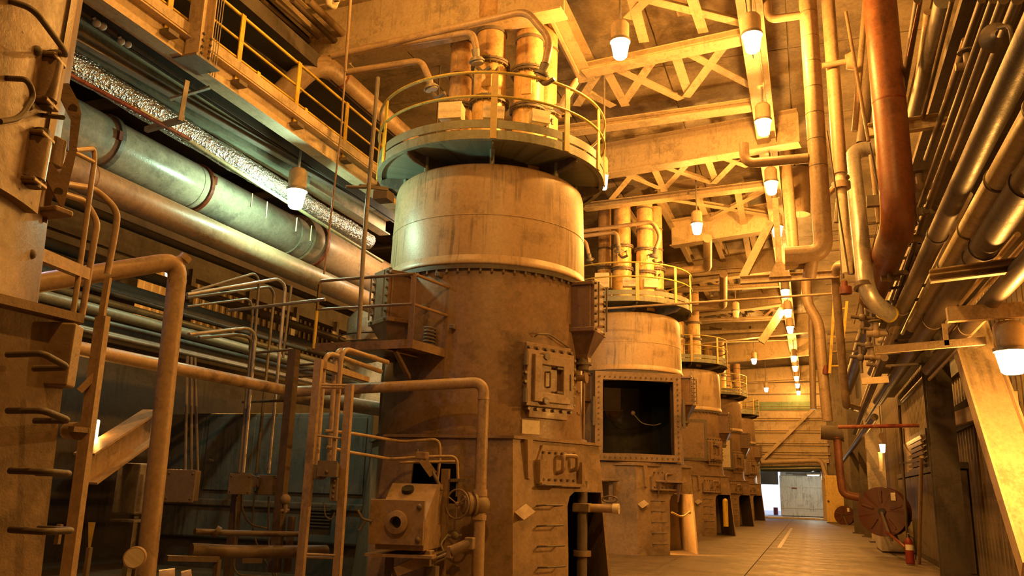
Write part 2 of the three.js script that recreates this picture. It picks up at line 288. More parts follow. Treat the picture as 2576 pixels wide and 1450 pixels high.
{
  let k = 0;
  const lace = (a, b, w, where) => solo('bracing_bar', where, 'brace', mBeam, [angle(sum(a, [0, (k++ % 2) * .03 + .05, 0]), sum(b, [0, (k % 2) * .03 + .05, 0]), w, w, [0, 1, 0])]);
  const A = [['leftmost short lacing bar of the near roof bracing, leaning left', [-3.343,8.8,-13.271], [-4.089,8.8,-14.5]], ['steep lacing bar of the near roof bracing just right of the near platform corner joint', [-3.208,8.8,-13.235], [-3.158,8.8,-14.772]],
    ['long lacing bar falling right across the near roof bracing below the left hanging lamp', [-3.067,8.8,-13.201], [-2.064,8.8,-14.894]], ['lacing bar rising to the right to the middle joint of the near roof bracing', [-3.038,8.8,-14.771], [-2.108,8.8,-13.09]],
    ['steep lacing bar falling from the middle joint of the near roof bracing', [-1.917,8.8,-13.118], [-1.905,8.8,-14.695]], ['long lacing bar falling right from the middle joint toward the lamp channel', [-1.76,8.8,-13.08], [-0.72,8.8,-14.673]],
    ['lacing bar rising right to the nearest row lamp in the near roof bracing', [-1.8,8.8,-14.761], [-0.833,8.8,-12.921]], ['short lacing bar left of the near roof bracing behind the platform handrail', [-3.717,8.8,-14.197], [-3.381,8.8,-14.762]],
    ['lacing bar at the top of the picture falling right toward the nearest row lamp', [-2.382,8.8,-11.087], [-0.663,8.8,-12.559]], ['lacing bar at the top of the picture rising right between the two nearest lamps', [-2.345,8.8,-11.823], [-1.857,8.8,-11.249]], ['steep short lacing bar at the top edge right of the left hanging lamp', [-1.421,8.8,-11.383], [-1.373,8.8,-12.547]], ['steep lacing bar at the top edge beside the stem of the left hanging lamp', [-2.3,8.8,-11.113], [-2.359,8.8,-12.5]]];
  for (const [l, a, b] of A) lace(a, b, .17, l);
  const B = [['leftmost lacing bar of the second roof bracing, rising right', [-4.48,8.8,-20.016], [-3.344,8.8,-18.014]], ['steep lacing bar of the second roof bracing falling right from its left joint', [-3.192,8.8,-18.006], [-3.195,8.8,-19.748]],
    ['long lacing bar falling right across the second roof bracing', [-3.059,8.8,-17.992], [-1.982,8.8,-19.612]], ['lacing bar rising right in the middle of the second roof bracing', [-3.042,8.8,-19.671], [-2.095,8.8,-17.84]],
    ['steep lacing bar at the middle of the second roof bracing', [-1.917,8.8,-17.842], [-1.889,8.8,-19.467]], ['lacing bar falling right at the right end of the second roof bracing', [-1.763,8.8,-17.813], [-1.059,8.8,-18.679]],
    ['lacing bar rising right at the right end of the second roof bracing', [-1.802,8.8,-19.547], [-1.143,8.8,-18.255]], ['thin lacing bar falling right beside the near platform lamp', [-4.127,8.8,-18.056], [-3.253,8.8,-19.554]]];
  for (const [l, a, b] of B) lace(a, b, .16, l);
  const X2 = [['long bar of the crossed roof bracing falling right below the second bracing', [-3.284,8.8,-20.339], [-0.603,8.8,-22.669]], ['long bar of the crossed roof bracing rising right to the third row lamp', [-2.246,8.8,-22.453], [-0.502,8.8,-20.248]], ['thin joist bar falling right from the second bracing behind the crossed bars', [-2.45,8.8,-20.223], [-2.442,8.8,-21.899]], ['steep thin bar between the crossed bars and the yellow far girder', [-1.441,8.8,-20.108], [-1.575,8.7,-27.033]]];
  for (const [l, a, b] of X2) lace(a, b, .17, l);
  const far = (z, x0, x1, n, where) => { for (let i = 0; i < n; i++) { const a = x0 + (x1 - x0) * i / n, b = x0 + (x1 - x0) * (i + 1) / n, up = i % 2; lace([up ? a : b, 8.75, z], [up ? b : a, 8.75, z - 2.1], .14, `${['leftmost', 'second', 'third', 'fourth', 'rightmost'][i]} lacing bar from the left in the ${where}`); } solo('roof_chord', `near chord of the ${where}`, 'beam', mBeam, [iBeam([x0 - .3, 8.72, z + .1], [x1 + .3, 8.72, z + .1], .24, .16)]); solo('roof_chord', `far chord of the ${where}`, 'beam', mBeam, [iBeam([x0 - .3, 8.72, z - 2.2], [x1 + .3, 8.72, z - 2.2], .24, .16)]); };
  far(-27.6, -4.2, -.9, 5, 'roof bracing above the thin cross pipe'); far(-33.5, -4.2, -.9, 5, 'far roof bracing over the third mill'); far(-38.5, -4.2, -.9, 5, 'farther roof bracing over the fourth mill');
  const g = (l, a, b, h) => solo('roof_girder', l, 'girder', mBeam, [iBeam(a, b, .34, h, [0, 1, 0], .03, .03)]);
  g('deep yellow-lit roof girder between the two lacings, above the second mill', [-4.397,8.8,-17.34], [0.156,8.8,-16.633], .75);
  g('bright yellow roof girder behind the middle hanging lamp', [-3.518,8.9,-23.518], [-0.44,8.9,-22.629], .8);
  g('orange roof girder low behind the bent grey pipe over the second mill', [-5.005,8.9,-28.512], [-0.471,8.9,-27.047], .8);
  g('orange roof girder beyond the thin cross pipe, over the third mill', [-5.007,8.9,-34.167], [-0.417,8.9,-32.361], .7);
  g('yellow-green roof girder over the third mill pipes', [-4.71,8.9,-39.802], [0.284,8.9,-37.855], .9);
  g('pale roof girder above the fourth mill, in front of the row of far lamps', [-4.191,8.9,-46.098], [0.359,8.9,-44.169], .9);
  g('pale roof girder farthest from the camera below the far lamps', [-4.331,8.9,-55.496], [0.346,8.9,-53.895], .9);
  g('large orange roof girder across the top over the nearest mill', [-7.679,8.8,-10.66], [-3.089,8.8,-10.438], 1.0);
  const c = (l, a, b, w, h) => solo('roof_channel', l, 'beam', mBeam, [chan(a, b, w, h)]);
  solo('roof_beam', 'long beam running away at the left end of the near roof bracing', 'beam', mBeam, [iBeam([-3.466,8.95,-10.139], [-3.498,8.95,-13.405], .3, .4), bar(sum([-3.351,8.7,-9.802], [-.12, 0, 0]), sum([-3.436,8.7,-12.944], [-.12, 0, 0]), .05, .05)]);
  solo('lamp_channel', 'long channel running away above the row of lamps', 'beam', mBeam, [chan([-.42, 8.62, -7], [-.42, 8.62, -55.5], .1, .24, [1, 0, 0]), chan([-.56, 8.62, -7], [-.56, 8.62, -55.5], .1, .24, [-1, 0, 0]), bar([-.49, 8.62, -7], [-.49, 8.62, -55.5], .16, .04)]);
  const jz = [[-21, -23.4], [-23.4, -28], [-28, -32.5], [-32.5, -38]];
  const jl = ['first bay beyond the crossed bracing', 'bay behind the middle hanging lamp', 'bay above the thin cross pipe', 'bay above the third mill'];
  const jx = [[-4.6, 'leftmost'], [-3.5, 'second from left'], [-2.4, 'middle'], [-1.3, 'rightmost']];
  jz.forEach(([a, b], i) => jx.forEach(([x, w]) => solo('roof_joist', `${w} small joist in the ${jl[i]}`, 'joist', mBeam, [iBeam([x, 9.25, a], [x, 9.25, b], .16, .3)])));
  [[-8, 'left of'], [-1.6, 'right of']].forEach(([x, w]) => solo('roof_joist', `small joist under the deck ${w} the pipes over the nearest mill`, 'joist', mBeam, [iBeam([x, 9.4, -7], [x, 9.4, -12.5], .2, .34)]));
}

// ---------- the mills ----------
const mHousing = M([.20, .13, .085], { map: stain, r: .6 });
const wallPt = (Rt, Rb, H, a) => (s) => [(Rb + (Rt - Rb) * s), a, s * H];
function hexSide(t, a0, Rt, Rb, H, yb, hole, mat, name = 'base_panel') {   // one sloping side of the pedestal, hole in unit coordinates
  const A = pol(Rb, a0, yb), B = pol(Rb, a0 + 60, yb), Cc = pol(Rt, a0 + 60, H), D = pol(Rt, a0, H);
  const P = (u, v) => mix(mix(A, B, u), mix(D, Cc, u), v);
  const outer = [[0, 0], [1, 0], [1, 1], [0, 1]];
  let pts = outer, holes = [];
  if (hole && hole.open) pts = [[0, 0], ...hole.open, ...(hole.open.at(-1)[0] < 1 ? [[1, 0]] : []), [1, 1], [0, 1]]; else if (hole) holes = [hole];
  const sh = pts.map((q) => new THREE.Vector2(...q)), hs = holes.map((h) => h.map((q) => new THREE.Vector2(...q)));
  const tri = THREE.ShapeUtils.triangulateShape(sh, hs), all = [...sh, ...hs.flat()];
  const nrm = (() => { const a = V(A), e = V(B).sub(a), f = V(D).sub(a); return e.cross(f).normalize(); })();
  const th = .035, pos = [], W = (q, k) => { const p = P(q.x, q.y); pos.push(p[0] - nrm.x * th * k, p[1] - nrm.y * th * k, p[2] - nrm.z * th * k); };
  for (const f of tri) { W(all[f[0]], 0); W(all[f[1]], 0); W(all[f[2]], 0); W(all[f[0]], 1); W(all[f[2]], 1); W(all[f[1]], 1); }
  for (const loop of [sh, ...hs]) for (let i = 0; i < loop.length; i++) { const p = loop[i], q = loop[(i + 1) % loop.length]; W(p, 0); W(p, 1); W(q, 1); W(p, 0); W(q, 1); W(q, 0); }
  const g = raw(pos); g.computeVertexNormals();
  const m = part(t, name, mat, uvBox(g));
  m.userData.P = undefined;
  return { m, P, nrm: [nrm.x, nrm.y, nrm.z] };
}
const rung = (p, q, out, d) => tube([p, sum(p, out.map((x) => x * d)), sum(q, out.map((x) => x * d)), q], .012, { bend: .03, seg: 8 });

function makeMill(label, x, z, o = {}) {
  const t = thing('pulverizer_mill', label, 'mill', [x, 0, z]);
  const a0 = o.a0 ?? 35, H = 2.02, Rt = 1.7, Rb = o.Rb ?? 1.9, near = o.detail > 1;
  // pedestal: six sloping sides, two with arched openings
  const arch = (L) => L ? { open: [[.0, 0]] } : null;
  const sides = [];
  for (let k = 0; k < 6; k++) {
    const a = a0 + k * 60; let hole = null;
    if (o.mirror && k === 0) hole = { open: [[1, 0]] };
    if (!o.mirror && (k === 0)) hole = { open: [[.52, 0], [.55, .3], [.57, .60], [.6, .66], [.66, .69], [1, .69]] };
    if (o.mirror && k === 0) hole = null;
    if (k === 5 && o.detail) hole = o.mirror ? null : [[.24, .6], [.24, .84], [.6, .84], [.6, .6]];
    if (o.mirror && k === 1) hole = null;
    const s = hexSide(t, a, Rt, Rb, H, 0, o.holes?.[k] ?? hole, mBase); sides.push(s);
  }
  const hexPts = (r) => Array.from({ length: 6 }, (_, k) => [r * Math.sin(R(a0 + k * 60)), -r * Math.cos(R(a0 + k * 60))]);
  const lg = plate(hexPts(Rt + .05), .035, [circle(1.3, 40)]); lg.rotateX(-Math.PI / 2); lg.rotateX(Math.PI); lg.scale(1, 1, 1); lg.rotateX(Math.PI); lg.translate(0, H + .017, 0);
  part(t, 'ledge_plate', mBase, fixUp(lg));
  part(t, 'inner_cone', mBlack, turned([[1.25, 2.0], [1.0, .9], [.9, 0]], 32));
  // body
  const rb = 1.44, yb0 = H + .035, yb1 = 4.28;
  const op = o.opening;
  part(t, 'body', mMill, ...(op ? [turned([[rb + .03, yb0], [rb, yb0 + .5], [rb, yb1]], 72, op.a + op.h, op.a + 360 - op.h), turned([[rb, op.y1], [rb, yb1]], 24, op.a - op.h, op.a + op.h), turned([[rb + .03, yb0], [rb, op.y0]], 24, op.a - op.h, op.a + op.h)] : [turned([[rb + .035, yb0], [rb + .01, yb0 + .6], [rb, yb1]], 96)]));
  part(t, 'base_ring', mMill, band(rb + .075, yb0, yb0 + .045, .08));
  part(t, 'bolt_flange', mDark, turned([[rb, yb1 - .03], [rb + .05, yb1 - .03], [rb + .05, yb1 + .03], [rb - .02, yb1 + .03]], 96));
  const bolts = []; for (let i = 0; i < 60; i++) bolts.push(cyl(pol(rb + .03, i * 6, yb1 - .075), pol(rb + .03, i * 6, yb1 + .05), .018, .018, 6));
  stuff(part(t, 'flange_bolts', mSteelDark, bolts));
  // drum
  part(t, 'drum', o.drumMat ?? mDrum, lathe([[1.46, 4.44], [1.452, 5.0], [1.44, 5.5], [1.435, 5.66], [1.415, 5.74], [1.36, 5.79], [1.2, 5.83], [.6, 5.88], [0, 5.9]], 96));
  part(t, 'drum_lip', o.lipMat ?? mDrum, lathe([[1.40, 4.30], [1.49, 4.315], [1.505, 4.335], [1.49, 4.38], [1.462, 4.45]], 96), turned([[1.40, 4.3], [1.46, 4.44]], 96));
  if (near) part(t, 'drum_seam', o.drumMat ?? mDrum, ringTube(1.452, 5.02, .006, 0, 360, 90, 6));
  // three spring housings
  (o.housings ?? [-35, 87, 207]).forEach((a) => {
    const hb = part(t, 'spring_housing', mHousing, onCyl(rbox(.5, .66, .36, .02), a, 3.92, 1.53));
    part(hb, 'top_flange', mHousing, onCyl(rbox(.58, .05, .44, .01), a, 4.24, 1.53)); part(hb, 'bottom_flange', mHousing, onCyl(rbox(.6, .06, .46, .01), a, 3.58, 1.54));
    const cv = part(hb, 'cover_plate', mHousing, onCyl(rbox(.46, .78, .05, .01), a, 3.92, 1.73));
    const hp = [[.3, 0], [.3, .03], [.12, .03]]; const hop = turned([[.1, 3.2], [.13, 3.26], [.33, 3.55]], 4); hop.rotateY(Math.PI / 4); hop.computeVertexNormals(); 
    part(hb, 'hopper', mHousing, onCyl(hop, a, 0, 1.53));
    part(hb, 'outlet_stub', mSteelDark, onCyl(turned([[.0, 3.05], [.08, 3.05], [.08, 3.12], [.12, 3.12], [.12, 3.15], [.08, 3.15], [.08, 3.22]], 16), a, 0, 1.53));
    const bs = []; for (let i = 0; i < 7; i++) for (const s of [-1, 1]) bs.push(onCyl(move(hexBolt(.02, .05), [s * .2, -.33 + i * .11, 0]), a, 3.92, 1.76)); for (const s of [-1, 1]) bs.push(onCyl(cyl([s * .2, -.3, .06], [s * .2, .34, .06], .012), a, 3.92, 1.75));
    stuff(part(hb, 'cover_bolts', mSteelDark, bs));
  });
  // access hatch
  for (const [a, y] of o.hatches ?? [[57, 2.82]]) {
    const h = part(t, 'access_hatch', mMill, onCyl(plate([[-.4, -.36], [.4, -.36], [.4, .36], [-.4, .36]], .06, [[[-.2, -.2], [.2, -.2], [.2, .2], [-.2, .2]]], .008), a, y, rb + .06), onCyl(plate([[-.3, -.3], [.3, -.3], [.3, .3], [-.3, .3]], .05, [[[-.19, -.19], [.19, -.19], [.19, .19], [-.19, .19]]], .008), a, y, rb + .11));
    part(h, 'inner_panel', mMill, onCyl(rbox(.42, .42, .03, .006), a, y, rb + .045));
    part(h, 'handle', mSteelDark, onCyl(tube([[-.03, -.1, 0], [-.03, -.1, .06], [-.03, .1, .06], [-.03, .1, 0]], .012, { bend: .02, seg: 8 }), a, y, rb + .06), onCyl(tube([[.3, -.12, 0], [.3, -.12, .06], [.3, .1, .06], [.3, .1, 0]], .01, { bend: .02, seg: 8 }), a, y, rb + .09));
    for (const s of [-1, 1]) { part(h, 'hinge', mSteelDark, onCyl(cyl([-.43, s * .24 - .09, .06], [-.43, s * .24 + .09, .06], .035), a, y, rb + .04)); part(h, 'dog_clamp', mSteelDark, onCyl(move(hexBolt(.05, .09), [-.12, s * .29, .06]), a, y, rb + .06), onCyl(rbox(.12, .035, .05, .008, [.14, s * .16, .05]), a, y, rb + .06)); }
    const bs = []; for (let i = 0; i < 6; i++) for (const s of [-1, 1]) { bs.push(onCyl(move(hexBolt(.022, .06), [-.36 + i * .144, s * .4, .02]), a, y, rb + .05), onCyl(move(hexBolt(.022, .06), [s * .42, -.3 + i * .12, .02]), a, y, rb + .05)); }
    stuff(part(h, 'hatch_bolts', mSteelDark, bs));
    part(h, 'bottom_flange', mMill, onCyl(rbox(.66, .14, .05, .01), a, y - .44, rb + .035)); part(h, 'top_flange', mMill, onCyl(rbox(.78, .1, .04, .01), a, y + .42, rb + .03));
  }
  // rungs on the side facing the aisle
  const S = sides[o.rungSide ?? 0];
  for (const v of o.rungs ?? [.60, .48, .36, .24, .12, .72]) { const u0 = o.rungU ?? .33, w = .09; part(t, 'rung', mSteelDark, rung(S.P(u0 - w, v), S.P(u0 + w, v), S.nrm, .16)); }
  // maintenance hatch box high on the same side
  if (!o.mirror) {
    const q = S.P(.48, .855), bx = new THREE.Group();
    const M4 = new THREE.Matrix4().makeRotationY(R(a0 + 30)).setPosition(q[0], q[1], q[2]);
    const T4 = (g) => g.applyMatrix4(M4);
    const f = part(t, 'side_hatch', mBase, T4(plate([[-.40, -.25], [.44, -.25], [.44, .06], [.34, .24], [-.30, .24], [-.40, .05]], .03, [[[-.34, -.2], [.36, -.2], [.36, .18], [-.3, .18]]])), T4(box(.05, .3, .1, [-.4, -.1, .04])), T4(box(.05, .3, .1, [.42, -.1, .04])), T4(box(.86, .04, .12, [.02, -.25, .05])));
    part(f, 'hatch_plate', mBase, T4(rbox(.7, .4, .03, .006, [.02, -.02, .0])));
    part(f, 'pull_handle', mMill, T4(tube([[-.02, -.1, .02], [-.02, -.08, .12], [-.02, .12, .12], [.26, .12, .12], [.26, -.04, .12], [.26, -.06, .02]], .028, { bend: .05 })));
    const bs = []; for (let i = 0; i < 6; i++) for (const s of [-1, 1]) bs.push(T4(move(hexBolt(.018, .05), [-.3 + i * .12, s * .17 - .02, .02]))); stuff(part(f, 'hatch_bolts', mSteelDark, bs));
    // gusset, lifting wedge and inspection plate
    const g1 = S.P(.14, .86), G = (g) => g.applyMatrix4(new THREE.Matrix4().makeRotationY(R(a0 + 30)).setPosition(g1[0], g1[1], g1[2]));
    part(t, 'gusset', mBase, G(plate([[-.05, .28], [.05, .28], [.05, -.2], [-.02, -.2]], .12)));
    const g2 = S.P(.10, .53), G2 = (g) => g.applyMatrix4(new THREE.Matrix4().makeRotationY(R(a0 + 30)).setPosition(g2[0], g2[1], g2[2]));
    part(t, 'lifting_wedge', mBase, G2(prism([[0, 0], [.12, .02], [0, .12]], [-.1, -.04, 0], [.1, .06, 0], [0, 1, 0])));
    
  }
  return { t, sides, a0, H, Rt, Rb, rb };
}
// turn a plate outline that was drawn in xy and flattened so that its normals stay true
function fixUp(g) { return flipIfInside(g); }

function platform(label, x, z, o = {}) {                  // round gallery with a railing on top of a mill
  const t = thing('round_platform', label, 'platform', [x, 5.9, z]);
  const r = 1.75, dk = .13;
  part(t, 'deck_plate', mGreen, turned([[.9, dk], [r - .02, dk], [r - .02, dk + .03], [.9, dk + .03], [.9, dk]], 80));
  part(t, 'edge_channel', mGreen, turned([[r - .07, .09], [r, .09], [r, .22], [r - .01, .22], [r - .01, .1], [r - .07, .1], [r - .07, .09]], 96));
  part(t, 'toe_board', mGreen, band(r, .25, .37, .012, o.g0 ?? 0, o.g1 ?? 360, 96));
  part(t, 'neck_ring', mDark, turned([[.95, -.12], [.95, .14]], 48), turned([[.9, .14], [.9, -.12]], 48));
  for (let k = 0; k < 8; k++) {
    const a = (o.br ?? 22) + k * 45, g = plate([[.86, -.12], [1.1, -.12], [1.32, -.06], [1.6, -.02], [1.7, .04], [1.7, .13], [.86, .13]], .022);
    const m = part(t, 'bracket', mSteelDark, g); m.rotation.y = R(a - 90);
    if (o.legs) part(t, 'support_leg', mGreen, cyl(pol(1.32, a, -.16), pol(1.32, a, .12), .035));
  }
  const post = rbox(.09, 1.0, .018, .004);
  for (const a of o.posts ?? [-68, -42, 22, 58, 85, 107, 150, 200, 245]) { const m = part(t, 'post', o.yellow && a < 10 ? mYellow : mPost, post); m.position.set(...pol(r + .012, a, .59)); m.rotation.y = R(a); }
  part(t, 'top_rail', mRail, ringTube(r + .01, 1.07, .022, o.r0 ?? -70, o.r1 ?? 250, 80));
  part(t, 'middle_rail', mRail, ringTube(r + .01, .71, .02, o.r0 ?? -70, o.r1 ?? 250, 80));
  return t;
}
const mPost = M([.62, .48, .2], { bump: 0 }), mRail = M([.6, .48, .12], { r: .5, bump: 0 });

const mill1 = makeMill('nearest whole mill, tall brown steel cylinder under a drum, square bolted hatch on its side', -4.45, -11.155, { detail: 2, a0: 35, hatches: [[57, 2.82]] });
const mill2 = makeMill('second mill in the row, with a large square black opening in its body', -4.45, -21.155, { detail: 2, a0: 20, opening: { a: 24, h: 38, y0: 2.3, y1: 4.05 }, hatches: [], Rb: 1.85 });
const mill3 = makeMill('third mill in the row, with a bolted rectangular door plate on its body', -4.45, -31.155, { detail: 1, a0: 20, hatches: [[58, 2.9]] });
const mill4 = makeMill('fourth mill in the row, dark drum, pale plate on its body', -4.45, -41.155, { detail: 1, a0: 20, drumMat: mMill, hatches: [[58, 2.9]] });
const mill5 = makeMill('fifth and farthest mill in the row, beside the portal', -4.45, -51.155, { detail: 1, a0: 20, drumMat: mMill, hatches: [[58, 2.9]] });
platform('round platform with a yellow railing on top of the nearest whole mill', -4.45, -11.155, { yellow: true, legs: true });
platform('round platform with a railing on top of the second mill', -4.45, -21.155);
platform('round platform with a railing on top of the third mill', -4.45, -31.155);
platform('round platform with a railing on top of the fourth mill', -4.45, -41.155);
platform('round platform with a railing on top of the fifth mill', -4.45, -51.155);

// details that only the nearest whole mill shows
{
  const t = mill1.t, L = (g) => g.translate(-t.position.x, 0, -t.position.z), rb = mill1.rb;
  part(t, 'label_plate', mCream, onCyl(rbox(.26, .2, .012, .004), 47, 2.18, rb + .035));
  for (const [a, y] of [[-4, 4.17], [-11.3, 3.74], [5, 3.45]]) part(t, 'pad_eye', mSteelDark, onCyl(rbox(.07, .06, .12, .01), a, y, rb + .05));
  for (const [a, y] of [[88, 3.2], [84, 2.93]]) part(t, 'pipe_stub', mMill, onCyl(cyl([0, 0, 0], [0, 0, .14], .045), a, y, rb), onCyl(cyl([0, 0, .14], [0, 0, .17], .075), a, y, rb));
  const coil = []; for (let i = 0; i < 60; i++) { const s = i / 59 * 2 * Math.PI * 5.5; coil.push(sum(pol(rb + .1, -6.5, 3.2), [.075 * Math.cos(s), i * .0042, .075 * Math.sin(s)])); }
  part(t, 'coil_spring', mSteelDark, tube(coil, .014, { bend: .0001, seg: 6 }));
  part(t, 'hose_rail', mSteelDark, onCyl(tube([[-.3, 0, 0], [-.3, .03, .06], [-.1, .05, .07], [.2, -.06, .07], [.34, -.07, 0]], .012, { bend: .05, seg: 8 }), 60, 3.38, rb));
  part(t, 'conduit_run', mMill, tube([pol(rb + .04, 96, 4.2), pol(rb + .04, 96, 2.1)], .022), onCyl(box(.16, .02, .02), 88, 2.75, rb + .02), onCyl(box(.16, .02, .02), 88, 2.45, rb + .02));
  for (let i = 0; i < 6; i++) part(t, 'rib', mMill, onCyl(rbox(.035, 2.15, .05, .008), [-60, -80, 118, 140, 180, 225][i], 3.17, rb + .02));
}
// second mill: frame around the square opening, dark inside
{
  const t = mill2.t, a = 24, y = 3.17, d = 1.46;
  const f = part(t, 'opening_frame', mMill, onCyl(plate([[-1.06, -1.05], [1.06, -1.05], [1.06, 1.08], [-1.06, 1.08]], .07, [[[-.87, -.88], [.87, -.88], [.87, .88], [-.87, .88]]]), a, y, d), onCyl(box(.04, 2.1, .55, [-1.04, 0, -.27]), a, y, d), onCyl(box(.04, 2.1, .55, [1.04, 0, -.27]), a, y, d), onCyl(box(2.1, .04, .5, [0, 1.06, -.25]), a, y, d), onCyl(box(2.1, .04, .5, [0, -1.03, -.25]), a, y, d));
  const bs = []; for (let i = 0; i < 16; i++) for (const s of [-1, 1]) bs.push(onCyl(move(hexBolt(.02, .04), [-.95 + i * .127, s * .96, .05]), a, y, d), onCyl(move(hexBolt(.02, .04), [s * .97, -.95 + i * .127, .05]), a, y, d));
  stuff(part(f, 'frame_bolts', mSteelDark, bs));
  part(t, 'inner_liner', mBlack, turned([[1.4, 2.1], [1.4, 4.25]], 48, a + 38, a + 322), turned([[0, 4.2], [1.38, 4.2]], 40), turned([[0, 2.25], [1.38, 2.25]], 40));
  part(t, 'hub_bolt', mSteelDark, onCyl(turned([[.0, 0], [.05, 0], [.06, .02], [.04, .05], [0, .06]], 16).rotateX(R(90)), a + 10, 3.35, .5)); part(t, 'hanging_cable', mSteelDark, tube([pol(.5, a + 10, 3.35), pol(.7, a + 25, 3.1), pol(.9, a + 40, 3.05), pol(1.0, a + 50, 3.1)], .012, { smooth: true }));
  part(t, 'sill_band', mMill, onCyl(rbox(2.15, .42, .5, .02, [0, -1.28, -.3]), a, y, d), onCyl(rbox(2.3, .05, .62, .01, [0, -1.5, -.28]), a, y, d));
  for (const x of [-.6, -.1, .45, .95]) part(t, 'gusset', mBase, onCyl(plate([[0, 0], [.0, -.42], [-.3, 0]], .03).rotateY(Math.PI / 2), a, 0, 0).translate(...onVec(a, x, 1.62, 1.42)));
  for (const s of [-1, 1]) { const hg = part(t, 'hinge_lug', mSteelDark, onCyl(rbox(.1, .5, .14, .02, [s * 1.1, .1, .0]), a, y, d)); part(hg, 'hinge_pin', mSteelDark, onCyl(cyl([s * 1.1, -.24, .09], [s * 1.1, .45, .09], .035), a, y, d)); }
}
function onVec(a, x, y, r) { const q = pol(r, a, y), tx = [Math.cos(R(a)), 0, -Math.sin(R(a))]; return [q[0] + tx[0] * x, q[1], q[2] + tx[2] * x]; }
// third to fifth mills: bolted plates seen on the aisle side
for (const [m, mat] of [[mill3, mMill], [mill4, mCream], [mill5, mMill]]) {
  const p = part(m.t, 'door_plate', mat, onCyl(rbox(1.0, 1.25, .06, .01), 20, 3.25, m.rb + .02)); 
  part(p, 'door_frame', mSteelDark, onCyl(plate([[-.6, -.72], [.6, -.72], [.6, .72], [-.6, .72]], .05, [[[-.5, -.62], [.5, -.62], [.5, .62], [-.5, .62]]]), 20, 3.25, m.rb + .03));
}

// ---------- coal pipes and boxes on the platforms ----------
const view = [21.7, 11.9, 8.1, 6.2, 5];                   // how each mill's pipe square is turned
const ord = ['nearest whole', 'second', 'third', 'fourth', 'fifth'];
const slot = [[-.66, -.2, .19, 'left'], [-.18, .48, .235, 'front'], [.42, .5, .22, 'right'], [.72, -.2, .2, 'rear right']];
function coalPipe(k, s, z) {
  const [px, pf, r, w] = slot[s], tx = [Math.cos(R(view[k])), -Math.sin(R(view[k]))], out = [Math.sin(R(view[k])), Math.cos(R(view[k]))];
  const x = -4.45 + .12 + px * tx[0] + pf * out[0], zz = z + px * tx[1] + pf * out[1];
  const t = thing('coal_pipe', `${w} one of the upright coal pipes above the ${ord[k]} mill's platform`, 'pipe', [x, 5.95, zz]);
  const n = k < 2 ? 28 : 16, f1 = [1.35, 1.75, 1.65, 1.3][s], f2 = f1 - .62;
  part(t, 'lower_section', mCoal, turned([[r + .02, .0], [r + .02, f2]], n)); part(t, 'valve_section', mCoal, turned([[r + .01, f2 + .05], [r + .015, f1]], n)); part(t, 'upper_section', mCoalUp, turned([[r - .01, f1 + .04], [r - .01, 3.1]], n));
  for (const y of [f1, f2]) { const f = part(t, 'flange', mSteelDark, turned([[r, y - .02], [r + .07, y - .02], [r + .07, y + .015], [r, y + .015]], n), turned([[r, y + .025], [r + .07, y + .025], [r + .07, y + .06], [r, y + .06]], n)); if (k < 2) { const b = []; for (let i = 0; i < 18; i++) b.push(cyl(pol(r + .048, i * 20, y - .04), pol(r + .048, i * 20, y + .08), .011, .011, 6)); stuff(part(f, 'flange_bolts', mSteelDark, b)); } }
  part(t, 'weld_band', mSteelDark, turned([[r, f1 + .55], [r + .008, f1 + .55], [r + .008, f1 + .6], [r, f1 + .6]], n)); part(t, 'weld_band', mSteelDark, turned([[r, f1 + 1.15], [r + .008, f1 + 1.15], [r + .008, f1 + 1.18], [r, f1 + 1.18]], n));
  if (k < 2) {
    part(t, 'inspection_plate', mCoal, onCyl(rbox(.16, .3, .02, .05), view[k] - 12, f1 - .28, r + .015)); part(t, 'latch', mSteelDark, onCyl(cyl([0, 0, 0], [0, 0, .12], .02), view[k] + 20, f1 - .16, r), onCyl(rbox(.03, .12, .03, .005, [0, -.04, .1]), view[k] + 20, f1 - .16, r));
  }
  return t;
}
const mCoalUp = M([.62, .42, .22], { map: stain, r: .6 });
const zMill = [-11.155, -21.155, -31.155, -41.155, -51.155];
for (let k = 0; k < 5; k++) for (let s = 0; s < 4; s++) if (k < 2 || s !== 3) coalPipe(k, s, zMill[k]);
function ctrlBox(label, p, turn, w, h, d) { const t = thing('control_box', label, 'box', p, turn); part(t, 'case', mCream, rbox(w, h, d, .012, [0, h / 2, 0])); part(t, 'lid', mCream, rbox(w + .02, h * .96, .02, .006, [0, h / 2, d / 2 + .01])); part(t, 'stud', mSteelDark, cyl([w * .4, -.1, 0], [w * .4, 0, 0], .02)); return t; }
ctrlBox('pale box on the deck before the left coal pipe of the nearest whole mill', sum([-4.541,6.471,-9.808], [0, -.02, 0]), R(8), .32, .26, .24);
ctrlBox('pale box on the deck before the front coal pipe of the nearest whole mill', sum([-3.952,6.454,-9.9], [0, -.02, 0]), R(25), .28, .2, .16);
ctrlBox('pale box on the deck before the right coal pipe of the nearest whole mill', sum([-3.405,6.502,-10.301], [0, -.02, 0]), R(40), .26, .2, .16);
ctrlBox('bright pale box in front of the left coal pipe of the second mill', sum([-4.754,6.408,-19.84], [0, .02, 0]), R(5), .34, .4, .14);
ctrlBox('small pale box in front of the front coal pipe of the second mill', sum([-4.043,6.406,-19.868], [0, .02, 0]), R(15), .36, .22, .16);
ctrlBox('small pale box in front of the right coal pipe of the second mill', sum([-3.586,6.41,-20.118], [0, .02, 0]), R(25), .34, .24, .2);

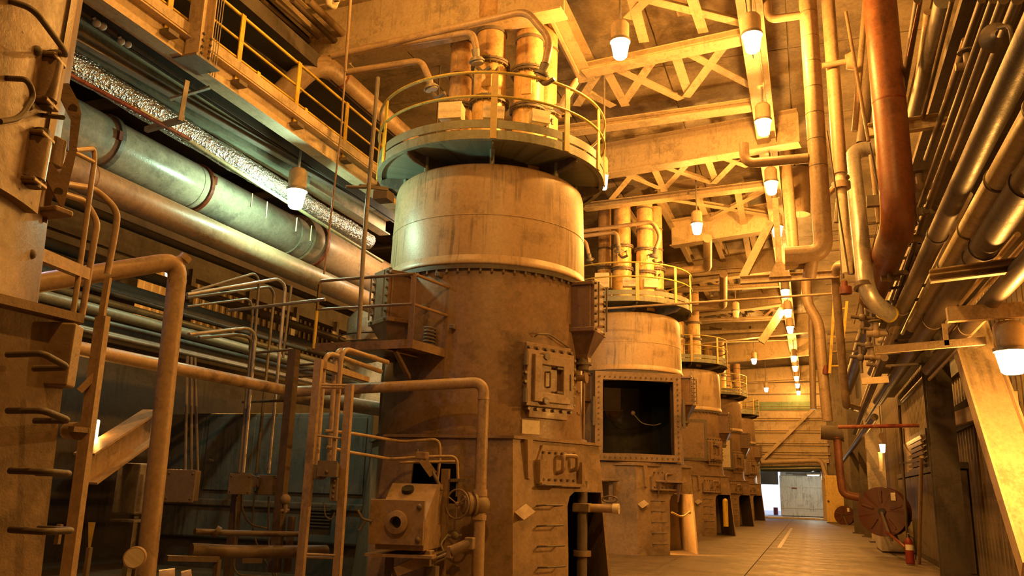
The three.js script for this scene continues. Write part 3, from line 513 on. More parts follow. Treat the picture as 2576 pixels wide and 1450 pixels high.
// air pipes with rotary joints over the mills
function airPipe(label, pts, r, joint) {
  const t = thing('air_pipe', label, 'pipe'); part(t, 'run', mPipe, tube(pts, r, { bend: r * 3 }));
  if (joint) { const [a, b] = joint, m = mix(a, b, .5); part(t, 'nozzle', mGal, cyl(a, m, r * 1.3, r * 1.0)); part(t, 'coupling', mGal, cyl(m, mix(a, b, .8), r * 1.9, r * 1.9), cyl(mix(a, b, .62), mix(a, b, .7), r * 2.4)); part(t, 'elbow_lever', mSteelDark, tube([b, sum(b, [.1, -.12, .05]), sum(b, [.25, -.08, .1])], r * .6, { bend: .05 })); }
  return t;
}
airPipe('long silvery air pipe sloping across above the nearest platform, bent down at its right end', [[-6.696,7.895,-9.9], [-3.49,8.091,-9.9], [-3.122,7.57,-9.9], [-3.192,7.211,-9.9]], .055, [[-3.192,7.211,-9.9], [-3.291,7.007,-9.95]]);
airPipe('shorter air pipe just under the long silvery one, bent down to a front coal pipe', [[-5.649,7.952,-9.95], [-4.337,7.938,-9.95], [-4.274,7.635,-9.95]], .05, [[-4.287,7.637,-9.95], [-4.259,7.37,-10]]);
airPipe('dark air pipe left of the coal pipes, bent down over the nearest platform railing', [[-6.42,7.578,-9.9], [-5.133,7.573,-9.9], [-4.984,7.251,-9.9]], .05, [[-4.998,7.266,-9.9], [-4.944,7.033,-9.95]]);
airPipe('air pipe forked down to the right coal pipe behind the nearest platform railing', [[-3.032,7.471,-11], [-3.044,7.472,-11], [-3.198,7.23,-11]], .05, [[-3.198,7.23,-11], [-3.352,6.954,-11]]);
airPipe('thin air pipe crossing the second mill\'s coal pipes, bent down at its right end', [[-5.337,8.013,-19.9], [-3.454,8.127,-19.9], [-3.258,7.719,-19.9], [-3.383,7.413,-19.9]], .055, [[-3.383,7.413,-19.9], [-3.475,7.133,-20]]);
airPipe('lower air pipe bent down to the front coal pipe of the second mill', [[-5.336,7.882,-19.9], [-4.383,7.925,-19.9], [-4.342,7.536,-19.9]], .055, [[-4.342,7.558,-19.9], [-4.354,7.353,-20]]);
airPipe('short air pipe bent down at the left coal pipe of the second mill', [[-5.335,7.805,-19.9], [-5.206,7.709,-19.9], [-5.129,7.379,-19.9]], .05, [[-5.129,7.379,-19.9], [-5.101,7.19,-20]]);

// ---------- lamps ----------
function pendant(label, p, { I = LAMP, on = true, lens = mLens, col = SODIUM, up = 8.6, group, r = .14, name = 'pendant_lamp' } = {}) {
  const t = thing(name, label, 'lamp', p, 0, group);
  part(t, 'lens', on ? lens : mGlassOff, lathe([[0, -.17], [r * .55, -.165], [r * .72, -.14], [r * .95, .06], [r, .1]], 24), turned([[r, .1], [0, .1]], 24));
  part(t, 'lens_ring', mGal, turned([[r * .98, .09], [r * 1.08, .09], [r * 1.08, .13], [r * .8, .13]], 24));
  part(t, 'ballast_housing', mLampBody, lathe([[r * .85, .13], [r * .95, .16], [r * .95, .38], [r * .7, .43], [.03, .45]], 24));
  part(t, 'stem', mGal, cyl([0, .44, 0], [0, Math.max(.5, up - p[1]), 0], .018));
  if (on && I > 0) { const l = new THREE.PointLight(col, I, 0, 2); l.position.set(0, -.03, 0); l.castShadow = true; l.shadow.radius = 4; l.shadow.mapSize.set(512, 512); t.add(l); }
  return t;
}
const mGlassOff = M([.85, .75, .5], { map: null, r: .15, bump: 0 }), mLampBody = M([.62, .5, .33], { r: .5, bump: 0 });
const LY = 7.8;
const lampRow = [[-11.16, 'nearest hanging lamp of the aisle row, at the top of the picture'], [-14.14, 'second hanging lamp of the aisle row, right of the deep roof girder'], [-17.26, 'third hanging lamp of the aisle row, beside the bent pipes'], [-20.4, 'fourth hanging lamp of the aisle row, half hidden by a post'],
  [-27.2, 'hanging lamp of the aisle row just below the short cross beam'], [-30.3, 'hanging lamp of the aisle row at the top of the bright leaning brace'], [-33.5, 'small hanging lamp of the aisle row below the leaning brace top'], [-40.9, 'topmost of the five far lamps close together at the end of the row'], [-44.2, 'second from top of the five far lamps at the end of the row'], [-48.1, 'middle one of the five far lamps at the end of the row'], [-51.3, 'fourth from top of the five far lamps at the end of the row'], [-55.0, 'lowest and farthest of the five far lamps at the end of the row']];
for (const [z, l] of lampRow) pendant(l, [-.46, LY, z], { up: 8.61, I: z < -50 ? 22 : LAMP });
for (const [z, l] of [[-10.79, 'hanging lamp left of the aisle row, in front of the near roof bracing chord'], [-19.67, 'hanging lamp in the middle of the ceiling before the bright yellow girder'], [-41.4, 'hanging lamp between the third mill and the far lamps'], [-53.1, 'far hanging lamp left of the five close lamps']]) pendant(l, [-2.32, LY, z], { up: 9.61, I: z < -50 ? 30 : LAMP });
pendant('unlit pale hanging lamp over the third mill', [-2.25, LY, -30.1], { on: false, up: 9.61 });
for (const [i, z] of [-4.7, -1.5].entries()) pendant(`hanging lamp of the aisle row above the camera, ${['nearer to', 'farther from'][i]} the picture edge`, [-.46, LY, z], { up: 8.61, I: z > -3 ? 130 : 60 });
pendant('glaring lamp under the right edge of the nearest platform', [-3.139,6.707,-13.233], { I: 25, r: .07, up: 8.72 });
pendant('big glaring lamp low at the right edge beside the diagonal brace', [2.2,2.982,-10.491], { r: .165, up: [2.237,3.52,-10.4][1], I: 95 });
pendant('greenish white mercury lamp hanging over the big duct on the left', [-6.75,5.39,-9.402], { lens: mLensGreen, col: MERCURY, I: 32, up: 6.34, name: 'mercury_lamp' });
pendant('small bright lamp on the right wall above a lit pipe, far down the aisle', [2.1,2.938,-27.686], { I: 12, r: .09, up: 4.2 });
{
  const t = thing('flood_lamp', 'unlit floodlight with a square glass face at the top edge over the catwalk', 'lamp', [-6.369,8.438,-9.3]); part(t, 'housing', mLampBody, rbox(.3, .3, .3, .04, [0, .2, 0])); part(t, 'glass', mGlassOff, lathe([[0, -.12], [.08, -.1], [.12, .05]], 16)); part(t, 'guard', mGal, rbox(.09, .2, .05, .01, [.14, 0, .1]));
}
for (const [l, p, q] of [['white strip lamp low on the left between a post and a sloping beam', [-6.503,1.803,-6.221], .3]]) { const t = thing('strip_lamp', l, 'lamp', p); part(t, 'tube_glow', mBulb, rbox(.04, q, .04, .012)); part(t, 'bracket', mSteelDark, rbox(.09, .06, .09, .01, [0, -q / 2 - .04, 0])); const k = new THREE.PointLight(SODIUM, 1.2, 0, 2); k.position.set(.06, 0, .06); k.castShadow = true; t.add(k); }
{ const t = thing('fluorescent_lamp', 'greenish fluorescent lamp under the passage ceiling beyond the portal', 'lamp', [0.147,2.752,-58]); part(t, 'tube_glow', mTubeLight, rbox(.75, .06, .16, .02)); part(t, 'tray', mWhite, rbox(.85, .05, .24, .01, [0, .06, 0])); const k = new THREE.PointLight(new THREE.Color(1, .95, .75), 40, 0, 2); k.position.set(0, -.12, 0); k.castShadow = true; t.add(k); }
pendant('hanging lamp above the picture, between the foreground mill and the nearest whole mill', [-4.6, 8.45, -7.5], { I: 62, up: 9.61 });
pendant('cool white lamp behind the foreground mill that tints the near end of the big duct', [-5.838,4.059,-4.547], { lens: mLensGreen, col: new THREE.Color(.78, .72, 1), I: 3, up: 9.61, name: 'mercury_lamp' });
// daylight through the opening of the passage
{ const d = new THREE.RectAreaLight(new THREE.Color(.75, .85, 1), 6, 2.2, 2.6); d.position.set(-4.3, 1.5, -64.6); d.lookAt(-3, 1.2, -56); scene.add(d); }

// ---------- left foreground mill ----------
const slab3 = (pts, t) => {                                // flat plate through points in space, thickness t
  const P = pts.map(V), o = P[0], n = new THREE.Vector3();
  for (let i = 1; i < P.length - 1; i++) n.add(P[i].clone().sub(o).cross(P[i + 1].clone().sub(o)));
  n.normalize(); const u = P[1].clone().sub(o).normalize(), w = n.clone().cross(u).normalize();
  const g = new THREE.ExtrudeGeometry(new THREE.Shape(P.map((p) => { const d = p.clone().sub(o); return new THREE.Vector2(d.dot(u), d.dot(w)); })), { depth: t, bevelEnabled: false });
  g.translate(0, 0, -t / 2); g.applyMatrix4(new THREE.Matrix4().makeBasis(u, w, n).setPosition(o)); return uvBox(g);
};
const mill0 = makeMill('left foreground mill cut by the picture edge, rungs on its base, hinge lugs above', -4.25, -1.6, { detail: 2, a0: 60, mirror: true, hatches: [], housings: [10, -50, 190], rungs: [], Rb: 1.78, holes: { 0: { open: [[.3, 0], [.32, .6], [.42, .76], [.7, .76], [.8, .7], [.83, .62], [.83, 0]] } } });
{
  const t = mill0.t, L = (g) => g.translate(-t.position.x, 0, -t.position.z);
  for (const [a, b] of [[[-2.72,1.839,-2.155], [-2.72,1.805,-2.273]], [[-2.7,1.639,-2.178], [-2.7,1.613,-2.296]], [[-2.69,1.43,-2.219], [-2.69,1.426,-2.33]], [[-2.67,1.228,-2.242], [-2.67,1.228,-2.359]]]) part(t, 'rung', mSteelDark, L(rung(a, b, [1, 0, 0], .17)));
  part(t, 'rung_tab', mBase, L(box(.02, .07, .012, [-2.6,1.21,-2.386])));
  part(t, 'corner_gusset', mBase, onCyl(rbox(.1, .25, .1, .01), 119, 1.88, 1.7)); 
  part(t, 'pipe_stub', mBase, L(cyl([-2.75,1.59,-2.501], [-2.62,1.585,-2.428], .035)), L(box(.03, .02, .08, [-2.62,1.59,-2.428])));
  // hinged lugs and rods on the body
  const hinge = (a, y) => { const h = part(t, 'hinge_block', mMill, onCyl(rbox(.12, .022, .1, .008), a, y + .1, 1.5), onCyl(rbox(.12, .022, .1, .008), a, y - .1, 1.5), onCyl(rbox(.15, .25, .05, .01), a, y, 1.455)); part(h, 'hinge_pin', mSteelDark, onCyl(cyl([0, -.12, .02], [0, .13, .02], .03), a, y, 1.5)); part(h, 'pin_boss', mMill, onCyl(cyl([.0, -.085, .01], [.0, .085, .01], .05), a, y, 1.5)); };
  hinge(115.5, 3.0); hinge(116, 2.66);
  part(t, 'bent_rod', mSteelDark, L(tube([[-2.797,3.183,-1.971], [-2.675,3.132,-1.978], [-2.752,3.078,-2.217], [-2.978,3.192,-2.317]], .012, { bend: .06 })), L(tube([[-2.812,2.888,-2.026], [-2.709,2.871,-2.032], [-2.724,2.83,-2.08], [-2.71,2.711,-2.032], [-2.686,2.653,-1.94]], .011, { bend: .05 })), L(tube([[-2.912,2.864,-2.277], [-2.767,2.823,-2.252]], .01)));
  part(t, 'lug_plate', mMill, L(slab3([[-3.137,3.136,-2.482], [-3.103,3.158,-2.524], [-3.071,3.081,-2.563], [-3.058,3.023,-2.579], [-3.054,2.82,-2.583], [-3.064,2.557,-2.572], [-3.131,2.721,-2.489], [-3.124,2.793,-2.498], [-3.086,2.722,-2.544], [-3.075,2.841,-2.558], [-3.082,2.994,-2.55]], .03)));
  part(t, 'lug_plate', mMill, L(slab3([[-3.194,2.833,-2.506], [-3.137,2.74,-2.578], [-3.144,2.511,-2.569], [-3.175,2.529,-2.531]], .03)));
  part(t, 'lug_slot', mSteelDark, L(cyl([-3.081,3.049,-2.551], [-3.065,3.041,-2.538], .018)), L(cyl([-3.082,2.645,-2.549], [-3.067,2.639,-2.537], .018)));
  part(t, 'slide_block', mMill, L(rbox(.07, .14, .07, .01, [-3.148,2.836,-2.548]))); part(t, 'stop_plate', mMill, L(rbox(.16, .03, .1, .01, [-3.092,2.543,-2.538])));
  part(t, 'wrapper_plate', mMill, turned([[1.44, 2.47], [1.5, 2.47], [1.5, 3.75], [1.44, 3.75]], 40, 40, 121), turned([[1.5, 2.7], [1.512, 2.7], [1.512, 3.75]], 4, 118.5, 121));
  for (const p of [[-2.842,3.105,-2.055], [-2.858,3.085,-2.158], [-2.863,2.851,-2.17], [-2.897,2.512,-2.2], [-2.945,2.493,-2.298], [-3.069,2.328,-2.459]]) part(t, 'bolt_head', mSteelDark, L(ball(.022, p, 10)));
}

// ---------- catwalk on the left ----------
{
  const X = -6.5, z0 = -1, z1 = -13.2, t = thing('catwalk', 'long raised catwalk on the left with a yellow railing over an orange side beam', 'catwalk');
  part(t, 'side_beam', mBeam, iBeam([X, 6.18, z0], [X, 6.18, z1], .22, .3)); part(t, 'side_beam', mBeam, iBeam([X - .9, 6.18, z0], [X - .9, 6.18, z1], .22, .3));
  part(t, 'deck_plate', mSteelDark, box(.95, .03, 12.2, [X - .46, 6.35, -7.1]));
  part(t, 'toe_board', mBeam, box(.012, .13, 12.2, [X + .06, 6.44, -7.1])); part(t, 'toe_board', mBeam, box(.012, .13, 12.2, [X - .98, 6.44, -7.1]));
  for (const [y, r] of [[7.16, .021], [6.82, .017], [6.57, .017]]) { part(t, 'rail', mYellow, tube([[X, y, z0], [X, y, -11.25]], r)); part(t, 'rail', mPost, tube([[X - .95, y, z0], [X - .95, y, z1]], r)); }
  for (const p of [[-6.5,6.636,-6.353], [-6.5,6.713,-7.561], [-6.5,6.668,-8.811], [-6.5,6.698,-10.104], [-6.5,7.214,-11.275]]) { part(t, 'post', mYellow, box(.016, .94, .075, [X + .03, 6.7, p[2]])); part(t, 'foot_bracket', mSteelDark, box(.16, .05, .16, [X + .06, 6.2, p[2]])); }
  for (const p of [[-6.5,6.532,-6.86], [-6.5,6.505,-7.959], [-6.5,6.508,-9.051], [-6.5,7.351,-11.586]]) part(t, 'stub_post', mYellow, box(.014, .16, .06, [X + .03, 6.5, p[2]]));
}
{
  const t = thing('hanger_column', 'upright steel hanger beside the catwalk railing with rows of bolts at its foot', 'column'); const a = [-6.36,5.759,-6.742], b = [-6.36,6.897,-6.815];
  part(t, 'shaft', mBeam, iBeam([a[0], 6.05, a[2]], [a[0], 8.2, a[2] + .02], .2, .2, [0, 0, 1], .014, .012)); part(t, 'guide_wires', mGal, ...[0, 1, 2].map((i) => cyl([-6.33, 6.0, a[2] - .2 - i * .04], [-6.33, 8.3, a[2] - .2 - i * .04], .006)));
  const bs = []; for (let i = 0; i < 4; i++) for (const s of [-1, 1]) bs.push(ball(.02, [a[0] + .11, 6.12 + i * .08, a[2] + s * .06], 8)); stuff(part(t, 'splice_bolts', mSteelDark, bs)); part(t, 'foot_plate', mGal, box(.34, .03, .4, [a[0], 6.03, a[2]]));
}
solo('hanging_bracket', 'L-shaped grey hanger under the hanger column, holding the crinkled pipe', 'bracket', mGal, [angle([-6.6,5.942,-6.932], [-6.7,5.485,-7.008], .07, .07, [0, 0, 1]), angle([-6.7,5.504,-7.018], [-7.3,5.45,-7.041], .06, .06), angle([-6.9,5.758,-6.989], [-6.5,5.944,-7.17], .05, .05)]);
// pipes and beams under the catwalk, all running away
const along = (p, X, z0, z1) => [[X, p[1], z0], [X, p[1], z1]];
const lineX = (a, b) => [mix(a, b, -.15), mix(a, b, 1.2)];
solo('crinkled_pipe', 'pipe lagged with crinkled shiny foil running away under the catwalk', 'pipe', mFoil, [tube(lineX([-7.3,5.746,-6.122], [-7.3,5.686,-11.398]), .145, { wob: .09, seg: 20 })]);
{ const t = thing('large_duct', 'big smooth round duct on the left lit bright green by the mercury lamp', 'duct'); const y = 5.56, X = -8.3, r = .345, ze = [-8.3,5.569,-11.64][2];
  part(t, 'run', mDuct, tube([[X, y, -3], [X, y, ze]], r, { seg: 40 })); const ring = (z, w, k, m) => part(t, 'joint_ring', m, tube([[X, y, z], [X, y, z - w]], r + k, { seg: 40 }));
  ring([-8.3,5.535,-7.317][2], .07, .035, mGal); ring([-8.3,5.558,-9.021][2], .06, .03, mRust); ring([-8.3,5.558,-9.021][2] + .12, .02, .006, mDuct); ring(ze + .3, .3, .02, mDuct); part(t, 'lug', mRust, box(.1, .12, .06, [X + .33, y + .02, -7.3])); part(t, 'lug', mRust, box(.1, .12, .06, [X + .31, y + .1, -9.1])); }
{ const t = thing('curved_duct', 'brown curved duct beyond the end of the green-lit duct, behind a dark shadow', 'duct'); const ze = [-8.3,5.569,-11.64][2]; part(t, 'run', mPipe, tube([[-8.3, 5.58, ze - .02], [-8.3, 5.58, ze - 1.2], [-8.3, 5.56, ze - 4.2], [-10.2, 5.2, ze - 6.2]], .42, { bend: 1.2, seg: 32 })); part(t, 'end_collar', mRust, tube([[-8.3, 5.58, ze - .35], [-8.3, 5.58, ze - .42]], .46, { seg: 32 })); }
solo('lower_pipe', 'long smooth orange pipe running away below the big green-lit duct', 'pipe', mPipe, [tube([[-7.6, [-7.6,4.713,-8.976][1], -2.5], [-7.6, [-7.6,4.713,-8.976][1], -17]], .185, { seg: 28 }), tube([[-7.6, [-7.6,4.713,-8.976][1], -6.62], [-7.6, [-7.6,4.713,-8.976][1], -6.65]], .19, { seg: 28 })]);
solo('rusty_rail', 'thin rusty bar running away beneath the crinkled pipe', 'pipe', mRust, [tube(lineX([-7,5.45,-5.765], [-7,5.485,-7.184]), .024)]);
solo('thin_pipe', 'thin yellow-green pipe running away just above the big duct toward the mercury lamp', 'pipe', M([.55, .55, .3], { bump: 0 }), [tube(lineX([-7.2,5.594,-7.494], [-7.2,5.425,-11.925]), .026), ...[[-9.0, .2], [-9.35, .25], [-10.1, .22], [-10.5, .25]].map(([z, h]) => cyl([-7.2, 5.35, z], [-7.2, 5.35 - h, z], .009))]);
solo('under_beam', 'grey channel running away below the side beam of the catwalk', 'beam', mGal, [chan(lineX([-7,5.876,-5.736], [-7,6,-8.674])[0], lineX([-7,5.876,-5.736], [-7,6.098,-10.966])[1], .1, .09)]);
solo('under_beam', 'wider green-grey channel running away above the crinkled pipe', 'beam', mGreen, [bar(...lineX([-7.25,5.913,-5.963], [-7.25,6.017,-9.581]), .16, .1)]);
solo('cable_tray', 'dark cable tray running away under the middle of the catwalk', 'tray', mDark, [chan([-6.95, 6.25, -2], [-6.95, 6.25, -15], .3, .08, [1, 0, 0])]);
solo('insulator_pair', 'pair of small white knobs under the catwalk near its left end', 'fitting', mWhite, [ball(.045, [-6.9,6.105,-5.822]), ball(.045, [-6.9,6.113,-5.9]), cyl([-6.9,6.105,-5.822], [-6.9,6.145,-5.777], .02)]);
solo('insulator_pair', 'second pair of small white knobs under the catwalk, nearer the hanger column', 'fitting', mWhite, [ball(.04, [-6.9,6.079,-6.167]), ball(.04, [-6.9,6.097,-6.261]), cyl([-6.9,6.079,-6.167], [-6.9,6.121,-6.131], .02)]);
// upper pipes over the catwalk
{ const t = thing('elbow_pipe', 'thick pale pipe with a big elbow above the catwalk railing, lit yellow', 'pipe'); const e = [-7.25,8.163,-10.333], b = [-7.9,7.43,-10.171], f = [-7.25,8.286,-13.395]; part(t, 'run', mPipe, tube([b, e, [-7.25, e[1], f[2] - 3]], .19, { bend: .38, seg: 26 })); part(t, 'weld_ring', mRust, tube([[-7.25, e[1], e[2] - .62], [-7.25, e[1], e[2] - .66]], .198, { seg: 26 })); }
solo('upper_pipe', 'pale pipe running away above the catwalk railing at the top left, ending behind the elbow', 'pipe', mPipe, [tube([[-7.7,8.464,-8.29], [-7.7,8.329,-10.645]], .17, { seg: 24 })]);
solo('upper_pipe', 'dim brown pipe between the catwalk railing bars at the top left', 'pipe', mPipeDark, [tube([[-7.9,8.131,-8.42], [-7.9,7.981,-10.703]], .13, { seg: 20 })]);
for (const [i, q] of [[[-7.3,8.534,-9.147], [-7.3,8.579,-10.348], .03, 'orange conduit nearest the elbow among those under the added dark slab'], [[-7.5,8.557,-9.121], [-7.5,8.58,-10.419], .03, 'thin conduit second from the elbow under the added dark slab'], [[-7.15,8.649,-9.377], [-7.15,8.65,-10.649], .05, 'pale pipe end bending aside under the added dark slab'], [[-7,8.741,-9.571], [-7,8.764,-11.169], .06, 'pale pipe running away along the added dark slab edge toward the silvery air pipe'], [[-7.9,8.411,-9.096], [-7.9,8.36,-10.643], .025, 'thin dim conduit behind the railing under the added dark slab']].entries()) solo('upper_conduit', q[3], 'pipe', i === 3 ? mPipe : mPipeDark, [tube([q[0], q[1]], q[2])]);
struct('ceiling_added_left', mDark, box(10.2, .25, 60, [-12.3, 8.1, -27]), ...[-8.6, -10.2, -12, -13.8].map((x) => iBeam([x, 7.8, -1], [x, 7.8, -40], .3, .4)), ...[-5, -9.5, -14, -18.5, -23].map((z) => iBeam([-17, 7.7, z], [-8.25, 7.7, z], .3, .5)));  // slab and beams added to keep lamplight out of the upper left
solo('drop_rod', 'thin hanger rod dropping from the roof past the elbow pipe down through the catwalk line', 'rod', mPipe, [tube([[-5.02,7.42,-7.71], [-5.014,6.23,-7.714]], .018), tube([[-5.014,6.23,-7.714], [-5.031,5.479,-7.762], [-5.161,3.755,-7.856]], .011)]);
solo('drop_pipe', 'slim grey upright pipe between catwalk end and nearest platform, down to the small deck', 'pipe', mGal, [tube([[-4.831,6.363,-8.18], [-4.851,4.157,-8.168], [-4.834,3.035,-8.178]], .026)]);
{ const t = thing('dark_bracket', 'dark bracket tied between the drop pipe and the nearest platform edge', 'bracket'); part(t, 'arm', mSteelDark, bar([-4.988,4.945,-8.202], [-4.795,5.01,-8.547], .04)); part(t, 'block', mSteelDark, box(.2, .12, .2, [-5.03,5.049,-8.874])); part(t, 'pin', mSteelDark, cyl([-5.128,4.917,-8.116], [-4.906,4.935,-8.252], .02)); }

// ---------- left middle ground: pipes, conduits, ladder ----------
{ const t = thing('riser_pipe', 'thick tan pipe on the left with a capped elbow, turning down to the floor', 'pipe'); const b = [-4.711,0.733,-5.177], e = [-4.758,3.149,-5.134];
  part(t, 'run', mPipe, tube([[-5.158,2.714,-4.118], e, [b[0], .02, b[2]]], .073, { bend: .16, seg: 24 })); part(t, 'plug_cap', mPipe, cyl(mix(e, [-4.718,3.207,-5.171], -.2), [-4.725,3.179,-5.165], .04, .04, 16), cyl([-4.734,3.153,-5.156], [-4.717,3.193,-5.172], .05, .05, 8)); part(t, 'clamp_collar', mPipe, tube([[b[0] - .005, .3, b[2]], [b[0], .24, b[2]]], .085, { seg: 20 })); }
{ const t = thing('pressure_gauge', 'round gauge standing on its edge at the foot of the thick tan pipe', 'gauge'); const p = [-4.645,0.858,-4.967], q = [-4.571,0.864,-4.926]; part(t, 'case', mPipe, cyl(p, sum(p, [.06, 0, .08]), .075, .075, 24)); part(t, 'dial', mCream, cyl(sum(p, [.06, 0, .08]), sum(p, [.063, 0, .084]), .066, .066, 24)); part(t, 'stem', mSteelDark, tube([sum(p, [0, -.07, 0]), sum(p, [0, -.3, 0])], .015)); }
solo('flange_pair', 'rounded valve flanges just above the bottom picture edge right of the thick tan pipe', 'flange', mPipe, [cyl([-4.446,0.667,-5.012], [-4.367,0.679,-5.081], .11, .11, 20), cyl([-4.324,0.657,-5.118], [-4.274,0.672,-5.16], .11, .11, 20), cyl([-4.484,0.654,-4.978], [-4.241,0.661,-5.186], .05)]);
{ const t = thing('cross_pipe', 'orange pipe running away at left, bending across and down through a handwheel valve', 'pipe');
  const y = 2.5, c = [-5.982,2.506,-8.629], e = [-3.662,2.654,-9.198], f = [-3.653,0.473,-9.202];
  part(t, 'run', mPipe, tube([[c[0], y, -3.2], [c[0], y, c[2]], [e[0], e[1], e[2]], [f[0], .0, f[2]]], .066, { bend: .15, seg: 22 }));
  part(t, 'coupling', mPipe, cyl([-3.665,2.472,-9.197], [-3.664,2.444,-9.197], .072, .072, 20), cyl([-3.667,1.393,-9.196], [-3.665,1.312,-9.197], .088, .088, 20), cyl([-3.666,1.11,-9.196], [-3.669,1.052,-9.195], .088, .088, 20));
  const v = [-3.662,1.222,-9.198]; part(t, 'valve_body', mValve, ball(.12, v, 20), cyl(v, sum(v, [-.16, .0, .14]), .1, .1, 20), cyl(sum(v, [-.1, 0, .08]), sum(v, [-.13, 0, .11]), .14, .14, 20), cyl(sum(v, [-.05, 0, .04]), sum(v, [-.07, 0, .06]), .14, .14, 20));
  const w = sum(v, [-.2, .0, .2]), n = new THREE.Vector3(-.25, .05, .97).normalize(), ring = []; const u = new THREE.Vector3(0, 1, 0).cross(n).normalize(), k = n.clone().cross(u);
  for (let i = 0; i <= 36; i++) { const a = i / 36 * 6.2832; ring.push([0, 1, 2].map((j) => w[j] + .165 * (Math.cos(a) * u.getComponent(j) + Math.sin(a) * k.getComponent(j)))); }
  const hw = part(t, 'handwheel', mValve, tube(ring, .011, { bend: .0001, seg: 8 })); for (const a of [.5, 2.6, 4.7]) part(hw, 'spoke', mValve, tube([w, ring[Math.round(a / 6.2832 * 36)]], .008)); part(hw, 'stem', mValve, tube([w, v], .02)); part(hw, 'hub', mValve, ball(.03, w, 10));
}
{ const t = thing('caged_ladder', 'steel ladder with tubular hoop handles left of the nearest whole mill', 'ladder');
  part(t, 'stile', mPipe, bar([-4.929,0.399,-7.53], [-4.92,2.706,-7.536], .09, .05)); part(t, 'stile', mPipe, bar([-4.616,0.4,-7.726], [-4.629,2.455,-7.718], .085, .05));
  for (const [a, b, c] of [[[-4.976,1.561,-7.738], [-4.981,2.827,-7.735], [-4.835,2.746,-8.754]], [[-4.972,1.654,-7.977], [-4.992,2.897,-7.965], [-4.996,2.942,-8.892]], [[-4.776,1.607,-7.746], [-4.779,2.867,-7.744], [-4.722,2.847,-8.701]]]) part(t, 'hoop_handle', mPipe, tube([a, b, c], .028, { bend: .16, seg: 14 }));
  for (const [a, b] of [[[-4.899,0.706,-7.55], [-4.622,0.698,-7.723]], [[-4.914,0.677,-7.564], [-4.63,0.669,-7.741]], [[-4.939,2.435,-7.524], [-4.636,2.446,-7.714]], [[-4.948,2.408,-7.542], [-4.644,2.418,-7.733]], [[-4.937,1.907,-7.585], [-4.661,1.879,-7.757]]]) part(t, 'rung', mPipe, tube([a, b], .012));
  part(t, 'top_plate', mPipe, slab3([[-4.985,2.72,-7.613], [-4.818,2.629,-8.419], [-4.818,2.573,-8.419], [-4.979,2.633,-7.617]], .06)); }
for (const [l, pts, r] of [['slim conduit from the ladder top along the ledge of the nearest whole mill', [[-4.869,1.957,-7.688], [-4.699,1.952,-7.91], [-4.664,1.929,-9.071], [-4.254,1.977,-9.27], [-4.233,1.787,-9.28], [-4.254,1.481,-9.271]], .018], ['slim conduit below it, crossing the base and bending down beside the square black opening', [[-4.844,1.79,-7.704], [-4.7,1.748,-7.909], [-4.665,1.711,-8.845], [-4.397,1.753,-9.093], [-4.007,1.776,-9.271], [-3.988,1.51,-9.279]], .018], ['third slim conduit under the second one above the square black opening', [[-4.603,1.679,-8.934], [-4.006,1.708,-9.217]], .016]]) solo('conduit', l, 'conduit', mPipe, [tube(pts, r, { bend: .1 })]);
// rejects box and actuator in front of the base of the nearest whole mill
{ const t = thing('rejects_box', 'dusty steel box with a round spout before the base of the nearest whole mill', 'box'); const c = [-4.267,1.078,-8.6], M4 = new THREE.Matrix4().makeRotationY(R(10)).setPosition(c[0], c[1], c[2]), T = (g) => g.applyMatrix4(M4);
  part(t, 'case', mBase, T(prism([[-.36, -.34], [.12, -.34], [.12, -.02], [-.36, .36], [-.66, .36], [-.66, -.34]].map((q) => [q[0] + .2, q[1]]), [-.27, 0, 0], [.27, 0, 0], [0, 1, 0])));
  const fp = part(t, 'front_plate', mBase, T(plate([[-.33, -.28], [.27, -.28], [.27, .18], [-.33, .18]], .035, [circle(.065, 24, -.02, -.05)], .004).translate(0, 0, .36))); part(fp, 'spout', mBase, T(turned([[.065, 0], [.065, .1], [.12, .08], [.13, 0]], 24).rotateX(Math.PI / 2).translate(-.02, -.05, .36))); part(fp, 'spout_bore', mBlack, T(cyl([-.02, -.05, .1], [-.02, -.05, .36], .064, .064, 20)));
  part(t, 'latch', mSteelDark, T(tube([[-.3, -.05, .4], [-.4, -.03, .42], [-.46, .06, .42]], .014)), T(tube([[-.36, -.04, .41], [-.43, -.15, .42]], .012))); for (const p of [[.22, .12], [.22, -.22]]) part(t, 'wing_nut', mSteelDark, T(ball(.03, [p[0], p[1], .4], 8)));
  part(t, 'top_hole', mBlack, T(cyl([-.05, .2, -.1], [-.05, .31, -.04], .07, .07, 16))); part(t, 'base_shelf', mBase, T(box(.75, .03, .7, [0, -.4, 0]))); part(t, 'leg', mSteelDark, T(box(.08, c[1] - .4, .08, [-.2, -.4 - (c[1] - .4) / 2, 0]))); part(t, 'leg', mSteelDark, T(box(.08, c[1] - .4, .08, [.22, -.4 - (c[1] - .4) / 2, -.1]))); }
